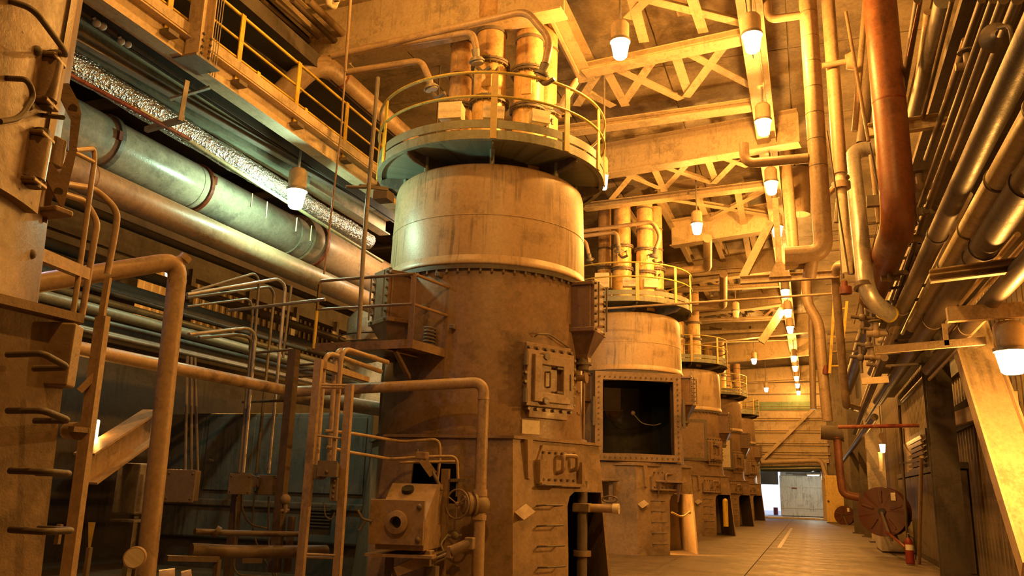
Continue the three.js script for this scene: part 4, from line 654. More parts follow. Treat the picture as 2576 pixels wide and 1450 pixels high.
{ const t = thing('air_cylinder', 'sloping air cylinder with a flat arm below the spouted box near the bottom edge', 'actuator'); const a = [-4.321,0.535,-8.348], b = [-3.983,0.681,-8.515], c = [-3.532,0.829,-8.711];
  part(t, 'arm', mBase, slab3([[-4.303,0.552,-8.357], [-4.023,0.705,-8.496], [-3.94,0.6,-8.535], [-4.26,0.463,-8.379]], .08)); part(t, 'barrel', mValve, cyl([-3.74,0.73,-8.602], [-3.556,0.817,-8.68], .06, .06, 18)); part(t, 'end_cap', mValve, rbox(.1, .13, .1, .015, [-3.556,0.817,-8.68])); part(t, 'end_cap', mValve, rbox(.06, .13, .1, .015, [-3.752,0.721,-8.597])); part(t, 'clevis', mValve, rbox(.09, .17, .12, .015, [-3.961,0.654,-8.503])); part(t, 'tie_rod', mSteelDark, cyl([-3.907,0.677,-8.506], [-3.734,0.764,-8.583], .012), cyl([-3.896,0.604,-8.511], [-3.719,0.69,-8.59], .012)); part(t, 'piston_rod', mSilver, cyl([-3.933,0.643,-8.516], [-3.74,0.725,-8.602], .02)); part(t, 'stand', mSteelDark, bar([-3.919,0.571,-8.544], [[-3.919,0.571,-8.544][0], 0, [-3.919,0.571,-8.544][2]], .1)); }
{ const t = thing('lever_arm', 'short lever with a square head leaning over the square black opening of the base', 'lever'); part(t, 'head', mBase, rbox(.14, .09, .1, .015, [-4.302,1.761,-8.916])); part(t, 'arm', mBase, bar([-4.3,1.724,-8.917], [-4.174,1.546,-8.977], .09, .1)); part(t, 'rod', mSteelDark, cyl([-4.19,1.613,-8.948], [-4.032,1.368,-8.932], .02)); part(t, 'knob', mSteelDark, tube([[-4.351,1.745,-8.892], [-4.356,1.837,-8.89]], .016)); }
{ const t = thing('upright_post', 'slim upright with clamps left of the handwheel valve', 'post'); const a = [-4.062,1.619,-9.083], b = [-4.104,0.458,-9.064]; part(t, 'shaft', mBase, bar(a, [a[0], .02, a[2]], .09, .06)); part(t, 'gland', mSteelDark, cyl([-3.972,1.508,-9.123], [-3.97,1.471,-9.124], .06), cyl([-3.894,1.505,-9.156], [-3.892,1.469,-9.157], .05)); part(t, 'thin_rod', mGal, cyl([-3.936,1.486,-9.138], [-3.937,1.304,-9.138], .012)); part(t, 'bent_hose', mGal, tube([[-3.985,0.879,-9.063], [-4.035,0.771,-8.986], [-3.99,0.685,-9.006], [-3.9,0.722,-9.045]], .012, { smooth: true })); part(t, 'side_valve', mSteelDark, ball(.05, [-3.913,0.868,-9.094]), cyl([-3.984,0.857,-9.063], [-3.841,0.87,-9.125], .02), cyl([-3.913,0.868,-9.094], [-3.911,0.925,-9.095], .012)); }
// small deck on the left of the nearest whole mill
{ const t = thing('small_deck', 'small railed steel deck bracketed to the left side of the nearest whole mill', 'platform'); const A = [-6.0, 3.13, -9.25], B = [-4.55,3.148,-8.957], E = [-4.434,3.106,-9.695];
  part(t, 'deck', mMill, slab3([[-6.0, 3.12, -9.0], [-4.55, 3.12, -8.96], [-4.43, 3.12, -9.75], [-5.3, 3.12, -10.0], [-6.0, 3.12, -10.4]], .015)); part(t, 'edge_channel', mMill, slab3([[-6.0, 3.06, -9.0], [-4.55, 3.06, -8.96], [-4.55, 3.17, -8.96], [-6.0, 3.17, -9.0]], .012), slab3([[-4.55, 3.06, -8.96], [-4.43, 3.06, -9.75], [-4.43, 3.17, -9.75], [-4.55, 3.17, -8.96]], .012));
  const y1 = [-4.606,4.004,-8.96][1], y2 = [-4.581,3.618,-8.96][1];
  part(t, 'post', mMill, box(.07, y1 - 3.1, .012, [-4.57, (y1 + 3.1) / 2, -8.96])); part(t, 'post', mYellow, tube([[-5.97, 3.1, -9], [-5.97, y1 - .03, -9]], .021));
  part(t, 'top_rail', mMill, tube([[-5.97, 3.6, -9], [-5.97, y1, -9], [-4.57, y1, -8.96]], .021, { bend: .05 })); part(t, 'middle_rail', mMill, tube([[-5.97, y2, -9], [-4.57, y2, -8.96]], .018));
  part(t, 'side_rail', mMill, tube([[-4.57, y1, -8.96], [-4.43, y1, -9.72]], .02), tube([[-4.57, y2, -8.96], [-4.43, y2, -9.72]], .02)); part(t, 'strut', mMill, bar([-4.9, 3.08, -9.2], [-4.906,2.742,-9.726], .05, .05), angle([-5.0, 3.06, -9.0], [-4.85, 3.06, -9.7], .05, .05)); }
// conduits with junction boxes
const cond = (label, pts, r, m = mGal) => solo('conduit', label, 'conduit', m, [tube(pts, r, { bend: .14 })]);
cond('brightest conduit, purple-grey, bent over at the top and down to the middle junction box', [[-6.3,3.368,-6.98], [-6.3,3.943,-8.562], [-6.3,3.889,-8.727], [-6.3,1.51,-8.755]], .022, mSilver);
cond('conduit beside the brightest one, bent lower at the top left', [[-6.35,3.427,-7.091], [-6.35,3.912,-8.142], [-6.35,3.852,-8.248], [-6.35,3.079,-8.28]], .016);
cond('conduit bent just under the brightest one and ending at its bracket', [[-6.4,3.364,-7.097], [-6.4,3.841,-8.549], [-6.4,3.759,-8.648], [-6.4,1.514,-8.644]], .018);
cond('thin conduit bent over halfway up left of the brightest one', [[-6.45,3.283,-7.17], [-6.45,3.609,-8.208], [-6.45,3.53,-8.308], [-6.45,2.992,-8.334]], .015);
cond('pair conduit rising from the left junction box, bent left at the top', [[-6.3,2.947,-7.085], [-6.3,3.207,-8.075], [-6.3,3.156,-8.223], [-6.3,1.507,-8.26]], .022, mSilver);
cond('left one of the conduits rising from the left junction box', [[-6.35,2.952,-7.302], [-6.35,3.111,-7.969], [-6.35,3.119,-8.226], [-6.35,1.505,-8.252]], .02);
cond('short pale bar sticking out to the yellow post of the small deck', [[-6.723,3.469,-8.2], [-5.34,3.541,-8.2]], .02, mSilver);
cond('upright grey tube right of the brightest conduit', [[-6.5,4.01,-9.135], [-6.5,3.014,-9.102]], .018);
for (const [i, q] of [[450, 462], [461, 472], [472, 482]].entries()) cond(['left', 'middle', 'right'][i] + ' one of three thin conduits dropping into the box right of the thick tan pipe', [[-6.4,2.735,-7.335].map((v, k) => v + (k === 2 ? (2 - i) * .06 : 0)), [-6.4, 1.48, -7.4 - i * .1]], .016);
function jbox(label, p, w, h, d, turn) { const t = thing('junction_box', label, 'box', p, turn); part(t, 'case', mJBox, rbox(w, h, d, .012, [0, h / 2, 0])); part(t, 'cover', mJBox, rbox(w + .015, h + .015, .02, .006, [0, h / 2, d / 2 + .01])); const b = []; for (const x of [-1, 1]) for (const y of [.1, .9]) b.push(ball(.012, [x * w * .42, h * y, d / 2 + .022], 6)); stuff(part(t, 'cover_screws', mSteelDark, b)); return t; }
const mJBox = M([.20, .165, .13], { r: .6 });
jbox('large junction box just right of the thick tan pipe', [-5.89,1.2,-6.805], .27, .3, .2, R(25));
jbox('junction box at the foot of the paired conduits', [-6.25,1.267,-8.184], .24, .22, .16, R(25));
jbox('junction box under the brightest conduit', [-6.25,1.264,-8.709], .24, .22, .16, R(25));
jbox('very small junction box between the two below the conduits', [-6.3,1.35,-8.497], .11, .12, .12, R(25));
jbox('small junction box at the left ladder stile', [-4.885,1.458,-7.618], .18, .14, .12, R(15));
{ const t = thing('sloped_control_box', 'small control box with a sloping lid on the ladder', 'box', [-4.73,1.481,-7.598], R(20)); part(t, 'case', mJBox, prism([[-.1, 0], [.1, 0], [.1, .1], [-.1, .16]], [.1, 0, 0], [-.1, 0, 0], [0, 1, 0])); part(t, 'push_button', mSteelDark, ball(.02, [0, .05, .11], 8)); }
{ const t = thing('button_station', 'narrow push-button strip hanging below the sloping control box', 'box', [-4.672,1.234,-7.634], R(20)); part(t, 'case', mJBox, rbox(.08, .24, .06, .01, [0, .12, 0])); for (let i = 0; i < 4; i++) part(t, 'button', mSteelDark, ball(.016, [0, .04 + i * .055, .035], 8)); }
cond('cable loop hanging below the button strip', [[-4.777,1.219,-7.628], [-4.757,1.08,-7.64], [-4.696,1.042,-7.678], [-4.677,1.122,-7.689]], .008, mSteelDark);
for (const [l, pts] of [['loose cable dropping from the left junction box and away to the right', [[-6.25,1.258,-8.207], [-6.25,1.056,-8.255], [-6.25,0.909,-8.427], [-6.25,0.861,-8.758]]], ['cable dropping from the middle junction box, kinked toward the floor', [[-6.3,1.28,-8.509], [-6.3,0.821,-8.538], [-6.2,0.549,-8.646], [-6.1,0.32,-8.779]]], ['cable dropping straight beside the kinked one', [[-6.25,1.236,-8.73], [-6.25,0.628,-8.82], [-6.15,0.307,-8.892]]], ['cable bent along the floor at the foot of the support post', [[-6.3,1.234,-8.182], [-6.3,0.438,-8.266], [-6.25,0.36,-8.299], [-6.2,0.292,-8.924]]]]) cond(l, pts, .011, mSteelDark);
for (const [l, a, b, w] of [['support post behind the left junction box', [-6.42,1.506,-8.314], [-6.42,0.337,-8.344], .09], ['support post with a wheel valve, right of the middle junction box', [-5.676,2.932,-8.111], [-5.652,0.443,-8.128], .1], ['thin support post between the valve post and the ladder', [-5.563,1.039,-8.189], [-5.54,0.443,-8.205], .06], ['short brown post behind the tan cross pipe', [-5.951,3.01,-8.529], [-5.945,2.494,-8.534], .1]]) solo('support_post', l, 'post', mPipeDark, [bar([b[0], Math.max(0, Math.min(a[1], b[1])), b[2]], [b[0], a[1], b[2]], w, w)]);
solo('small_valve', 'small round valve on the support post left of the ladder', 'valve', mValve, [ball(.06, [-5.584,1.225,-8.114]), cyl([-5.58,1.177,-8.117], [-5.573,1.083,-8.122], .025), cyl([-5.621,1.103,-8.089], [-5.539,1.105,-8.145], .02)]);
// far-left uprights and bent handrails behind the foreground mill
{ const t = thing('angle_post', 'tall flat post, wider below, between the foreground mill and the thick tan pipe', 'post'); const b = [-4.064,1.323,-3.853], a = [-4.086,2.629,-3.829]; part(t, 'upper_bar', mPipe, bar([-4.088,2.374,-3.827], a, .045, .02)); part(t, 'lower_bar', mPipe, bar([b[0], 0, b[2]], [-4.084,2.383,-3.831], .085, .04)); part(t, 'cleat', mPipe, bar([-4.129,1.914,-3.783], [-4.08,2.017,-3.836], .04)); }
solo('bent_handrail', 'bent tubular handrail beside the hinge lugs of the foreground mill', 'handrail', mPipe, [tube([[-3.977,3.28,-3.35], [-4.065,3.386,-3.555], [-4.056,3.321,-3.565], [-4.047,2.563,-3.576], [-4.045,2.322,-3.577]], .016, { bend: .06 }), tube([[-3.98,3.269,-3.347], [-4.057,3.299,-3.564]], .014)]);
solo('bent_conduit', 'bent conduit behind the handrail, left one of two arched over', 'conduit', mPipe, [tube([[-4.22,3.095,-3.528], [-4.29,3.136,-3.753], [-4.232,3.005,-3.819], [-4.234,2.897,-3.816], [-4.237,2.378,-3.813]], .02, { bend: .12 })]);
solo('bent_conduit', 'bent conduit arched over higher, right one of the two behind the handrail', 'conduit', mPipe, [tube([[-4.379,3.223,-3.649], [-4.485,3.322,-3.986], [-4.379,3.194,-4.102], [-4.377,3.038,-4.104], [-4.384,2.742,-4.096]], .022, { bend: .14 })]);
solo('flat_brace', 'flat bar sloping down between the foreground mill body and the bent conduits', 'beam', mPipe, [bar([-3.883,2.58,-3.15], [-4.097,2.615,-3.669], .05, .07)]);
solo('sloped_beam', 'wide sloping tan beam low on the left, rising behind the thick tan pipe', 'beam', mPipe, [iBeam([-6.243,1.482,-5.915], [-6.56,1.985,-7.009], .2, .3)]);

// ---------- dim background on the left ----------
const rackY = [[[-8.2,3.415,-6.714], .07, 'thick grey-green pipe'], [[-8.4,3.331,-6.877], .035, 'thin pipe second from top'], [[-8.8,3.695,-7.18], .05, 'upper grey-green pipe'], [[-8.3,3.17,-6.848], .045, 'low pipe'], [[-9.2,3.944,-8.163], .035, 'highest thin pipe'], [[-8,3.09,-7.612], .03, 'lowest thin pipe']];
rackY.forEach(([p, r, l], i) => solo('rack_pipe', `${l} of the bundle running away behind the thick tan pipe`, 'pipe', i % 2 ? mGal : mGreen, [tube([[p[0], p[1], -3], [p[0], p[1], -16 + i * .6]], r, { seg: 16 })]));
struct('wall_casing', mDark, box(.3, 4.4, 40, [-12.2, 2.2, -22]), box(.3, 2.4, 40, [-12.2, 6.75, -22]), box(.3, 1.2, 8, [-12.2, 4.9, -8]), box(.3, 1.2, 2.2, [-12.2, 4.9, -21]));
for (const [i, q] of [[-11.4, 5.05, .1], [-11.4, 4.72, .07], [-11, 4.55, .12], [-10.4, 4.3, .08], [-10, 5.3, .07]].entries()) solo('shadow_pipe', `${['uppermost', 'second', 'third', 'fourth', 'fifth'][i]} dark pipe seen against the glowing gap in the left background`, 'pipe', mDark, [tube([[q[0], q[1], -6], [q[0], q[1], -30]], q[2])]);
for (let i = 0; i < 5; i++) solo('gap_stud', `${['nearest', 'second', 'third', 'fourth', 'farthest'][i]} dark stud across the glowing gap in the left background`, 'stud', mDark, [bar([-12.02, 4.2, -13.4 - i * 1.9], [-12.02, 5.7, -13.4 - i * 1.9], .12)]);
pendant('added hidden lamp in the left bay that lights the gap from behind', [-14.6, 6.4, -15.5], { I: 240, up: 7.9 });  // unseen lamp added so that the gap shows a lit wall
const mCasing = M([.15, .155, .15], { map: streak, r: .5 });
{ const t = thing('equipment_casing', 'large dim grey casing on the floor behind the conduits', 'machine'); part(t, 'casing', mCasing, rbox(4.2, 2.05, 2.6, .05, [-8.6, 1.5, -12.9])); part(t, 'skirt', mDark, box(4.0, .5, 2.4, [-8.6, .25, -12.9])); part(t, 'lower_band', mSteelDark, rbox(4.3, .12, 2.7, .03, [-8.6, 1.05, -12.9])); for (let i = 0; i < 4; i++) part(t, 'panel', mCasing, rbox(.95, 1.2, .03, .01, [-10.2 + i * 1.05, 1.85, -11.58])); for (let i = 0; i < 7; i++) part(t, 'louvre', mDark, box(.5, .02, .05, [-7.35, .75 + i * .05, -11.57])); part(t, 'handle', mSilver, tube([[-9.5, 1.7, -11.56], [-9.5, 1.75, -11.5], [-9.38, 1.72, -11.5]], .015)); }
solo('floor_pipe', 'thick dim pipe lying near the floor before the grey casing', 'pipe', mPipeDark, [tube([[-5.912,0.723,-7.049], [-5.705,0.689,-7.471], [-5.252,0.659,-8.51]], .07)]);
solo('floor_pipe', 'slim dim pipe above the thick one near the floor', 'pipe', mPipeDark, [tube([[-5.898,0.903,-7.06], [-5.72,0.88,-7.459], [-5.378,0.853,-8.192]], .03), cyl([-5.783,0.91,-7.219], [-5.751,0.887,-7.245], .06)]);
solo('steel_stand', 'low angle frame near the floor left of the support posts', 'frame', mPipeDark, [bar([-5.678,0.697,-6.46], [-5.451,0.669,-6.908], .05), bar([-5.457,0.669,-6.904], [[-5.457,0.669,-6.904][0], 0, [-5.457,0.669,-6.904][2]], .05), bar([-5.395,0.637,-7.204], [-5.241,0.638,-7.317], .04)]);
solo('dim_cabinet', 'dim grey cabinet half hidden left of the large junction box', 'cabinet', mGal, [rbox(.3, .5, .3, .02, sum([-6.473,1.307,-6.816], [0, 0, 0])), box(.3, .02, .3, [-6.334,1.005,-6.673]), bar(sum([-6.468,1.249,-6.821], [0, 0, 0]), [[-6.468,1.249,-6.821][0], 0, [-6.468,1.249,-6.821][2]], .06)]);
{ const t = thing('yellow_guard', 'small yellow guard plate beside the foreground mill base near the floor', 'guard'); part(t, 'plate', M([.5, .4, .1]), slab3([[-3.307,1.201,-3.197], [-3.285,1.201,-3.22], [-3.289,1.085,-3.216], [-3.296,1.085,-3.208]], .01)); part(t, 'leg', mSteelDark, bar([-3.292,1.085,-3.213], [[-3.292,1.085,-3.213][0], 0, [-3.292,1.085,-3.213][2]], .02)); }
{ const t = thing('lit_tank', 'pale upright tank lit from behind between the ladder and the nearest whole mill', 'tank', [[-8.282,3.996,-15.075][0], 0, [-8.282,3.996,-15.075][2]]); part(t, 'shell', mCream, lathe([[0, 5.1], [.6, 5.0], [.8, 4.75], [.8, .6], [0, .5]], 40)); part(t, 'band', mSteelDark, band(.815, 4.2, 4.24, .02), band(.815, 1.6, 1.65, .02)); part(t, 'leg', mSteelDark, box(.15, .6, .15, [.5, .3, .5]), box(.15, .6, .15, [-.5, .3, .5])); part(t, 'rail', mSteelDark, ringTube(.95, 4.35, .015, -90, 90, 24)); }
pendant('added pale lamp hidden behind the nearest whole mill that lights the upright tank', [[-6.567,4.75,-13.486][0], 6.0, [-6.567,4.75,-13.486][2]], { I: 28, col: new THREE.Color(1, .75, .45), up: 9.61 });  // unseen lamp added to brighten the tank
solo('brown_pipe', 'short fat brown pipe passing behind the ladder toward the nearest whole mill', 'pipe', mPipe, [tube([[-6.989,2.622,-9.755], [-6.049,2.521,-11.053]], .11)]);
for (const [l, a, b] of [['uppermost of the thin bars crossing between the support post and the ladder', [-5.975,2.81,-8.512], [-5.603,2.822,-8.523]], ['second of the thin bars crossing between the support post and the ladder', [-5.944,2.748,-8.534], [-5.599,2.754,-8.526]], ['third of the thin bars crossing between the support post and the ladder', [-5.938,2.665,-8.538], [-5.594,2.682,-8.529]], ['short dark pipe crossing behind the upright conduits', [-6.318,2.937,-8.261], [-5.848,2.978,-8.357]], ['lowest long bar crossing behind the upright conduits above the grey casing', [-6.503,2.35,-8.371], [-5.841,2.363,-8.362]]]) solo('cross_bar', l, 'bar', mPipeDark, [tube([a, b], .016)]);

// ---------- the right side ----------
const rp = (label, a, b, r, m = mPipeDark, name = 'aisle_pipe') => solo(name, label, 'pipe', m, [tube([a, b], r, { seg: r > .06 ? 24 : 12 })]);
const runX = (a, X, z0, z1) => [[X, a[1], z0], [X, a[1], z1]];
// upright pipes
{ const t = thing('tall_pipe', 'tall upright lagged pipe right of the lamp row, bright left side, elbow at bottom', 'pipe'); const a = [0.332,7.883,-11.5], b = [0.184,4.642,-11.5], c = [-0.173,4.621,-11.5]; part(t, 'run', mPipe, tube([[a[0], 9.6, -11.5], [a[0], b[1], -11.5], [c[0], b[1], -11.5]], .125, { bend: .2, seg: 28 })); for (let i = 0; i < 9; i++) part(t, 'lagging_band', mPipeDark, tube([[a[0], 5.9 + i * .4, -11.5], [a[0], 5.905 + i * .4, -11.5]], .128, { seg: 28 })); }
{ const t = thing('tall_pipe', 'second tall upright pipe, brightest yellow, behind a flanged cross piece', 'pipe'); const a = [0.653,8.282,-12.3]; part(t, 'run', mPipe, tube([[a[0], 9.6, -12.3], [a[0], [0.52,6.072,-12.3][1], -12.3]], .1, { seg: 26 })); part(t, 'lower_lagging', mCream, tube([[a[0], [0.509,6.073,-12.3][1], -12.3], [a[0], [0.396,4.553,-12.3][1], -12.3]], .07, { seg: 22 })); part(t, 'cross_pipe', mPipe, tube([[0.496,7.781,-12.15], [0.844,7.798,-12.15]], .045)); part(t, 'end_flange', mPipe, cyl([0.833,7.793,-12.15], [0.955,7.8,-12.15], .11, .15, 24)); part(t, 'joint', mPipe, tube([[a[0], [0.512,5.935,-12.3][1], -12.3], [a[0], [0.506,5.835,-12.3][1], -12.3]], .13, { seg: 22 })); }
{ const t = thing('red_pipe', 'wide rust-red upright pipe at the top right', 'pipe'); const a = [1.262,7.554,-11.2]; part(t, 'run', mRedPipe, tube([[a[0], 9.6, -11.2], [a[0], [1.295,4.909,-11.2][1], -11.2], [1.185,4.887,-15.5]], .215, { seg: 36, bend: .45 })); part(t, 'shell_seam', mRust, tube([[a[0], 6.6, -11.2], [a[0], 6.62, -11.2]], .218, { seg: 36 })); }
{ const t = thing('silver_elbow_pipe', 'silver lagged pipe curving over and down beside the red pipe, with a lower elbow', 'pipe'); part(t, 'run', mSilver, tube([[1.409,6.941,-13.6], [0.908,6.917,-13.5], [0.902,4.271,-12.6], [1.227,4.116,-13.2]], .125, { bend: .32, seg: 26 })); part(t, 'clamp', mPipeDark, tube([[0.877,4.464,-12.68], [0.877,4.399,-12.66]], .14, { seg: 24 })); part(t, 'seam_band', mGal, tube([[0.894,6.206,-13.28], [0.891,6.176,-13.27]], .13, { seg: 24 })); part(t, 'yellow_band', M([.5, .38, .06]), tube([[1.151,4.147,-13.1], [1.258,4.113,-13.25]], .13, { seg: 24 })); }
rp('upright pipe at the bright end of the ceiling behind the bent pipe', [-0.171,9.611,-19], [-0.104,6.914,-19], .13, mPipe, 'upright_pipe');
rp('broad dim upright duct behind the tall pipes', [[0.162,10.429,-21][0], 9.6, -21], [0.092,8.371,-21], .25, mPipe, 'upright_pipe');
rp('slim upright conduit right of the brightest tall pipe', [1.211,8.991,-12.5], [0.905,6.813,-12.5], .045, mPipe, 'upright_pipe');
rp('leaning brown conduit left of the red pipe', [1.412,8.887,-14], [1.11,7.231,-14], .09, mPipeDark, 'upright_pipe');
rp('slim kinked conduit crossing the brightest tall pipe', [0.876,8.541,-12], [0.96,7.472,-12], .025, mPipe, 'upright_pipe');
rp('slim conduit falling right from the kink to the silver elbow pipe', [0.96,7.472,-12], [1.043,6.42,-12], .025, mPipe, 'upright_pipe');
solo('bent_pipe', 'short bent pipe before the yellow girder, left of the tall pipe', 'pipe', mPipe, [tube([[-0.658,6.371,-11.5], [-0.654,6.062,-11.5], [0.21,6.049,-11.5]], .07, { bend: .16 })]);
solo('bent_pipe', 'bent pipe at the top between the aisle lamp and the tall pipe', 'pipe', mPipe, [tube([[-0.229,8.711,-11.5], [-0.23,8.31,-11.5], [0.322,8.301,-11.5]], .06, { bend: .14 })]);
solo('bent_pipe', 'bent grey pipe hanging over the second mill behind the middle lamp', 'pipe', mPipe, [tube([[-2.345,8.3,-22.24], [-2.587,8,-24.289], [-4.316,8,-24.596]], .13, { bend: .2 })]);
solo('bent_pipe', 'second bent grey pipe hanging farther back over the third mill', 'pipe', mPipe, [tube([[-2.301,8.3,-26.248], [-2.634,8,-29.611], [-4.152,8,-29.828]], .13, { bend: .2 })]);
solo('bent_pipe', 'pale pipe across the top at the tall pipes, nearest the picture edge', 'pipe', mPipe, [tube([[0.634,9.831,-14], [1.368,9.882,-14]], .05)]);
solo('pipe_stack', 'stacked short pipe ends at the foot of the tall pipe elbow', 'pipe', mPipe, [tube([[-0.18,4.535,-11.6], [0.209,4.532,-11.6]], .07), tube([[0.121,4.334,-11.6], [0.189,4.642,-11.5]], .09)]);
solo('offset_pipe', 'long pale upright pipe with two kinks below the cross beam, down toward the portal', 'pipe', mPipe, [tube([[0.18,7.922,-24], [0.157,6.701,-24], [0.442,6.174,-24], [0.469,4.503,-24], [0.507,3.422,-24]], .14, { bend: .3, seg: 20 })]);
rp('straight slim pipe left of the kinked one down to the portal', [0.273,6.95,-26], [0.173,3.939,-26], .09, mPipe, 'upright_pipe');
// posts, beams, brackets
solo('cross_beam', 'short beam across the aisle top below the tall pipe elbow', 'beam', mBeam, [prism(secC(.12, .16), [-1.159,5.72,-17], [0.739,5.738,-17])]);
solo('lamp_post', 'slender upright hanger from the roof to the short cross beam with a flared foot', 'post', mBeam, [bar([-0.39,7.437,-17], [-0.373,5.807,-17], .12), prism([[-.22, 0], [.22, 0], [.06, .3], [-.06, .3]], [-0.376,5.77,-17.05], [-0.374,5.744,-16.95])]);
solo('slant_brace', 'slanting bright brace from the fourth aisle lamp down to the short cross beam', 'brace', mBeam, [angle([-0.43,6.918,-17], [-1.031,5.763,-17], .16, .16)]);
solo('slant_brace', 'bright slanting brace farther along, below the pair of small lamps', 'brace', mBeam, [bar([-0.548,8.094,-30.5], [-1.431,6.782,-30.5], .25)]);
solo('slant_brace', 'long orange brace across the end wall above the portal', 'brace', mBeam, [bar([-2.924,3.539,-55.4], [0.369,6.788,-55.4], .42, .2)]);
solo('thin_cross_pipe', 'thin pipe strung across the whole aisle in front of the second drum', 'pipe', mPipe, [tube([[-4.553,5.615,-18.6], [0.798,5.718,-18.6]], .026)]);
solo('cross_bracket', 'brown beam bracket across the red pipe, upper one', 'beam', mBeam, [prism(secC(.12, .2), [1.071,6.659,-12.2], [2.497,6.721,-12.2])]);
solo('cross_bracket', 'dark beam bracket across the red pipe, lower one', 'beam', mSteelDark, [bar([0.985,5.638,-12.4], [1.771,5.625,-12.4], .1, .16)]);
solo('cross_bracket', 'pale double channel between the thick dark pipes near the right edge', 'beam', mBeam, [chan([1.282,3.703,-9.2], [2.363,3.808,-9.2], .1, .08), chan([1.264,3.627,-9.1], [2.33,3.714,-9.1], .1, .08)]);
solo('cross_bracket', 'pale bracket below the thick dark pipes left of the square tube beam', 'beam', mBeam, [bar([0.792,3.129,-10.5], [1.966,3.205,-10.5], .05, .09), bar([1.558,3.42,-10.5], [1.564,3.162,-10.5], .05)]);
solo('cross_bracket', 'small tan bracket in the tangle right of the bent return pipe', 'beam', mBeam, [bar([0.837,3.209,-14], [1.224,3.234,-14], .06, .1)]);
solo('cross_bracket', 'small dark bracket in the upper tangle beside the slim conduits', 'beam', mSteelDark, [bar([1.436,5.132,-11.5], [1.793,5.139,-11.5], .06, .1)]);
solo('square_tube', 'square tube beam jutting in from the right edge over the diagonal brace', 'beam', mBeam, [prism(rect(.12, .17), [1.581,3.503,-10.4], [2.835,3.542,-10.4])]);
rp('orange-red slim pipe across the lower right above the hose reel', [0.537,2.725,-17], [1.941,2.758,-17], .035, mRust, 'cross_pipe_low');
// long thick pipes running away overhead
const Pq = (l, p, X, r, z0, z1, m, ...ex) => { const y = p[1]; const t = thing('overhead_pipe', l, 'pipe'); part(t, 'run', m, tube([[X, y, z0], [X, y, z1]], r, { seg: 28 })); for (const z of ex) part(t, 'joint_band', mSteelDark, tube([[X, y, z], [X, y, z - .04]], r + .012, { seg: 28 })); return t; };
Pq('thick dark overhead pipe nearest the aisle, ending in a return bend', [1.45,4.252,-9.129], 1.45, .1, -2, -20.5, mPipeDark, -9.6, -13.5);
Pq('thickest dark overhead pipe, second from the aisle', [1.8,3.961,-8.7], 1.8, .135, -2, -24, mPipeDark, -7.3, -9.2, -9.6, -13);
Pq('dark overhead pipe farthest right with a pale conduit below it', [2.05,3.649,-11.379], 2.05, .1, -2, -16, mPipeDark, -8.2, -12);
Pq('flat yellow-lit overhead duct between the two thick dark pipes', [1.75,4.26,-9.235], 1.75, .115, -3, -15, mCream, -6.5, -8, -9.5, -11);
solo('return_bend', 'tan return bend from the overhead pipe up to a bent top beside the silver pipe', 'pipe', mPipe, [tube([[1.45,4.296,-12.836], [1.45,3.829,-25.156], [0.788,3.342,-19], [0.662,5.924,-17], [0.984,5.682,-16]], .085, { bend: .35, seg: 20 })]);
for (const [l, a, b, r, m] of [['slim tan pipe running up the top right, left of the blue-grey pipe', [1.5,7.162,-9.659], [1.5,6.237,-18.118], .05, mPipeDark], ['blue-grey pipe at the top right ending at the brown bracket', [1.75,7.049,-9.555], [1.75,7.001,-12.518], .11, mGal], ['thin pipe right beside the blue-grey pipe', [1.8,6.939,-9.394], [1.8,6.774,-12.178], .03, mPipeDark],
  ['yellow-brown rod ending with a shackle in the upper right', [1.9,6.485,-9.509], [1.9,6.416,-11.365], .03, mPipe], ['long thin conduit left of the thick dark overhead pipe', [1.6,5.361,-6.805], [1.6,5.298,-12.494], .035, mPipeDark], ['second long thin conduit next to the thick dark overhead pipe', [1.62,5.232,-6.605], [1.62,5.113,-11.249], .04, mPipeDark],
  ['lower length of the thin conduit past the dark bracket', [1.62,5.125,-11.444], [1.62,4.901,-17.052], .04, mPipeDark], ['pale thin conduit above the square tube beam', [2.2,4.178,-9.578], [2.2,4.232,-13.247], .03, mPipe], ['second pale thin conduit above the square tube beam', [2.25,4.07,-9.521], [2.25,4.129,-13.059], .03, mPipe],
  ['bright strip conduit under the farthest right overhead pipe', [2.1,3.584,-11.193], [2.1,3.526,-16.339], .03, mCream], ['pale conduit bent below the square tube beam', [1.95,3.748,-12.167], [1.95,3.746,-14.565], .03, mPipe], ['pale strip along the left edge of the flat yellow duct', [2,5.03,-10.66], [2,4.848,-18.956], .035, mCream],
  ['long brown pipe low in the tangle toward the portal', [1.2,3.595,-14.093], [1.2,3.156,-24.723], .06, mPipeDark], ['slim vertical-looking pipe deep in the tangle', [1.7,5.004,-13.168], [1.7,4.658,-20.973], .05, mPipeDark], ['pipe above the hose reel running to the portal', [1.6,3.422,-22.806], [1.6,3.199,-53.862], .09, mPipeDark], ['dark wide pipe behind the return bend', [1.3,4.939,-16.43], [1.3,4.928,-30.026], .16, mPipeDark], ['thin chain-like rust cable at the top right', [1.35,6.525,-8.67], [1.35,6.506,-9.746], .014, mRust]]) rp(l, a, b, r, m, 'thin_pipe');
for (const [l, a, b] of [['thin drop rod crossing the silver elbow pipe', [0.486,6.558,-11.8], [0.64,4.41,-11.8]], ['thin drop rod right of the red pipe', [1.389,6.121,-11.2], [1.49,4.892,-11.2]], ['thin drop rod by the silver pipe top', [1.057,6.388,-12], [1.203,4.711,-12]]]) solo('drop_rod', l, 'rod', mSteelDark, [tube([a, b], .012)]);
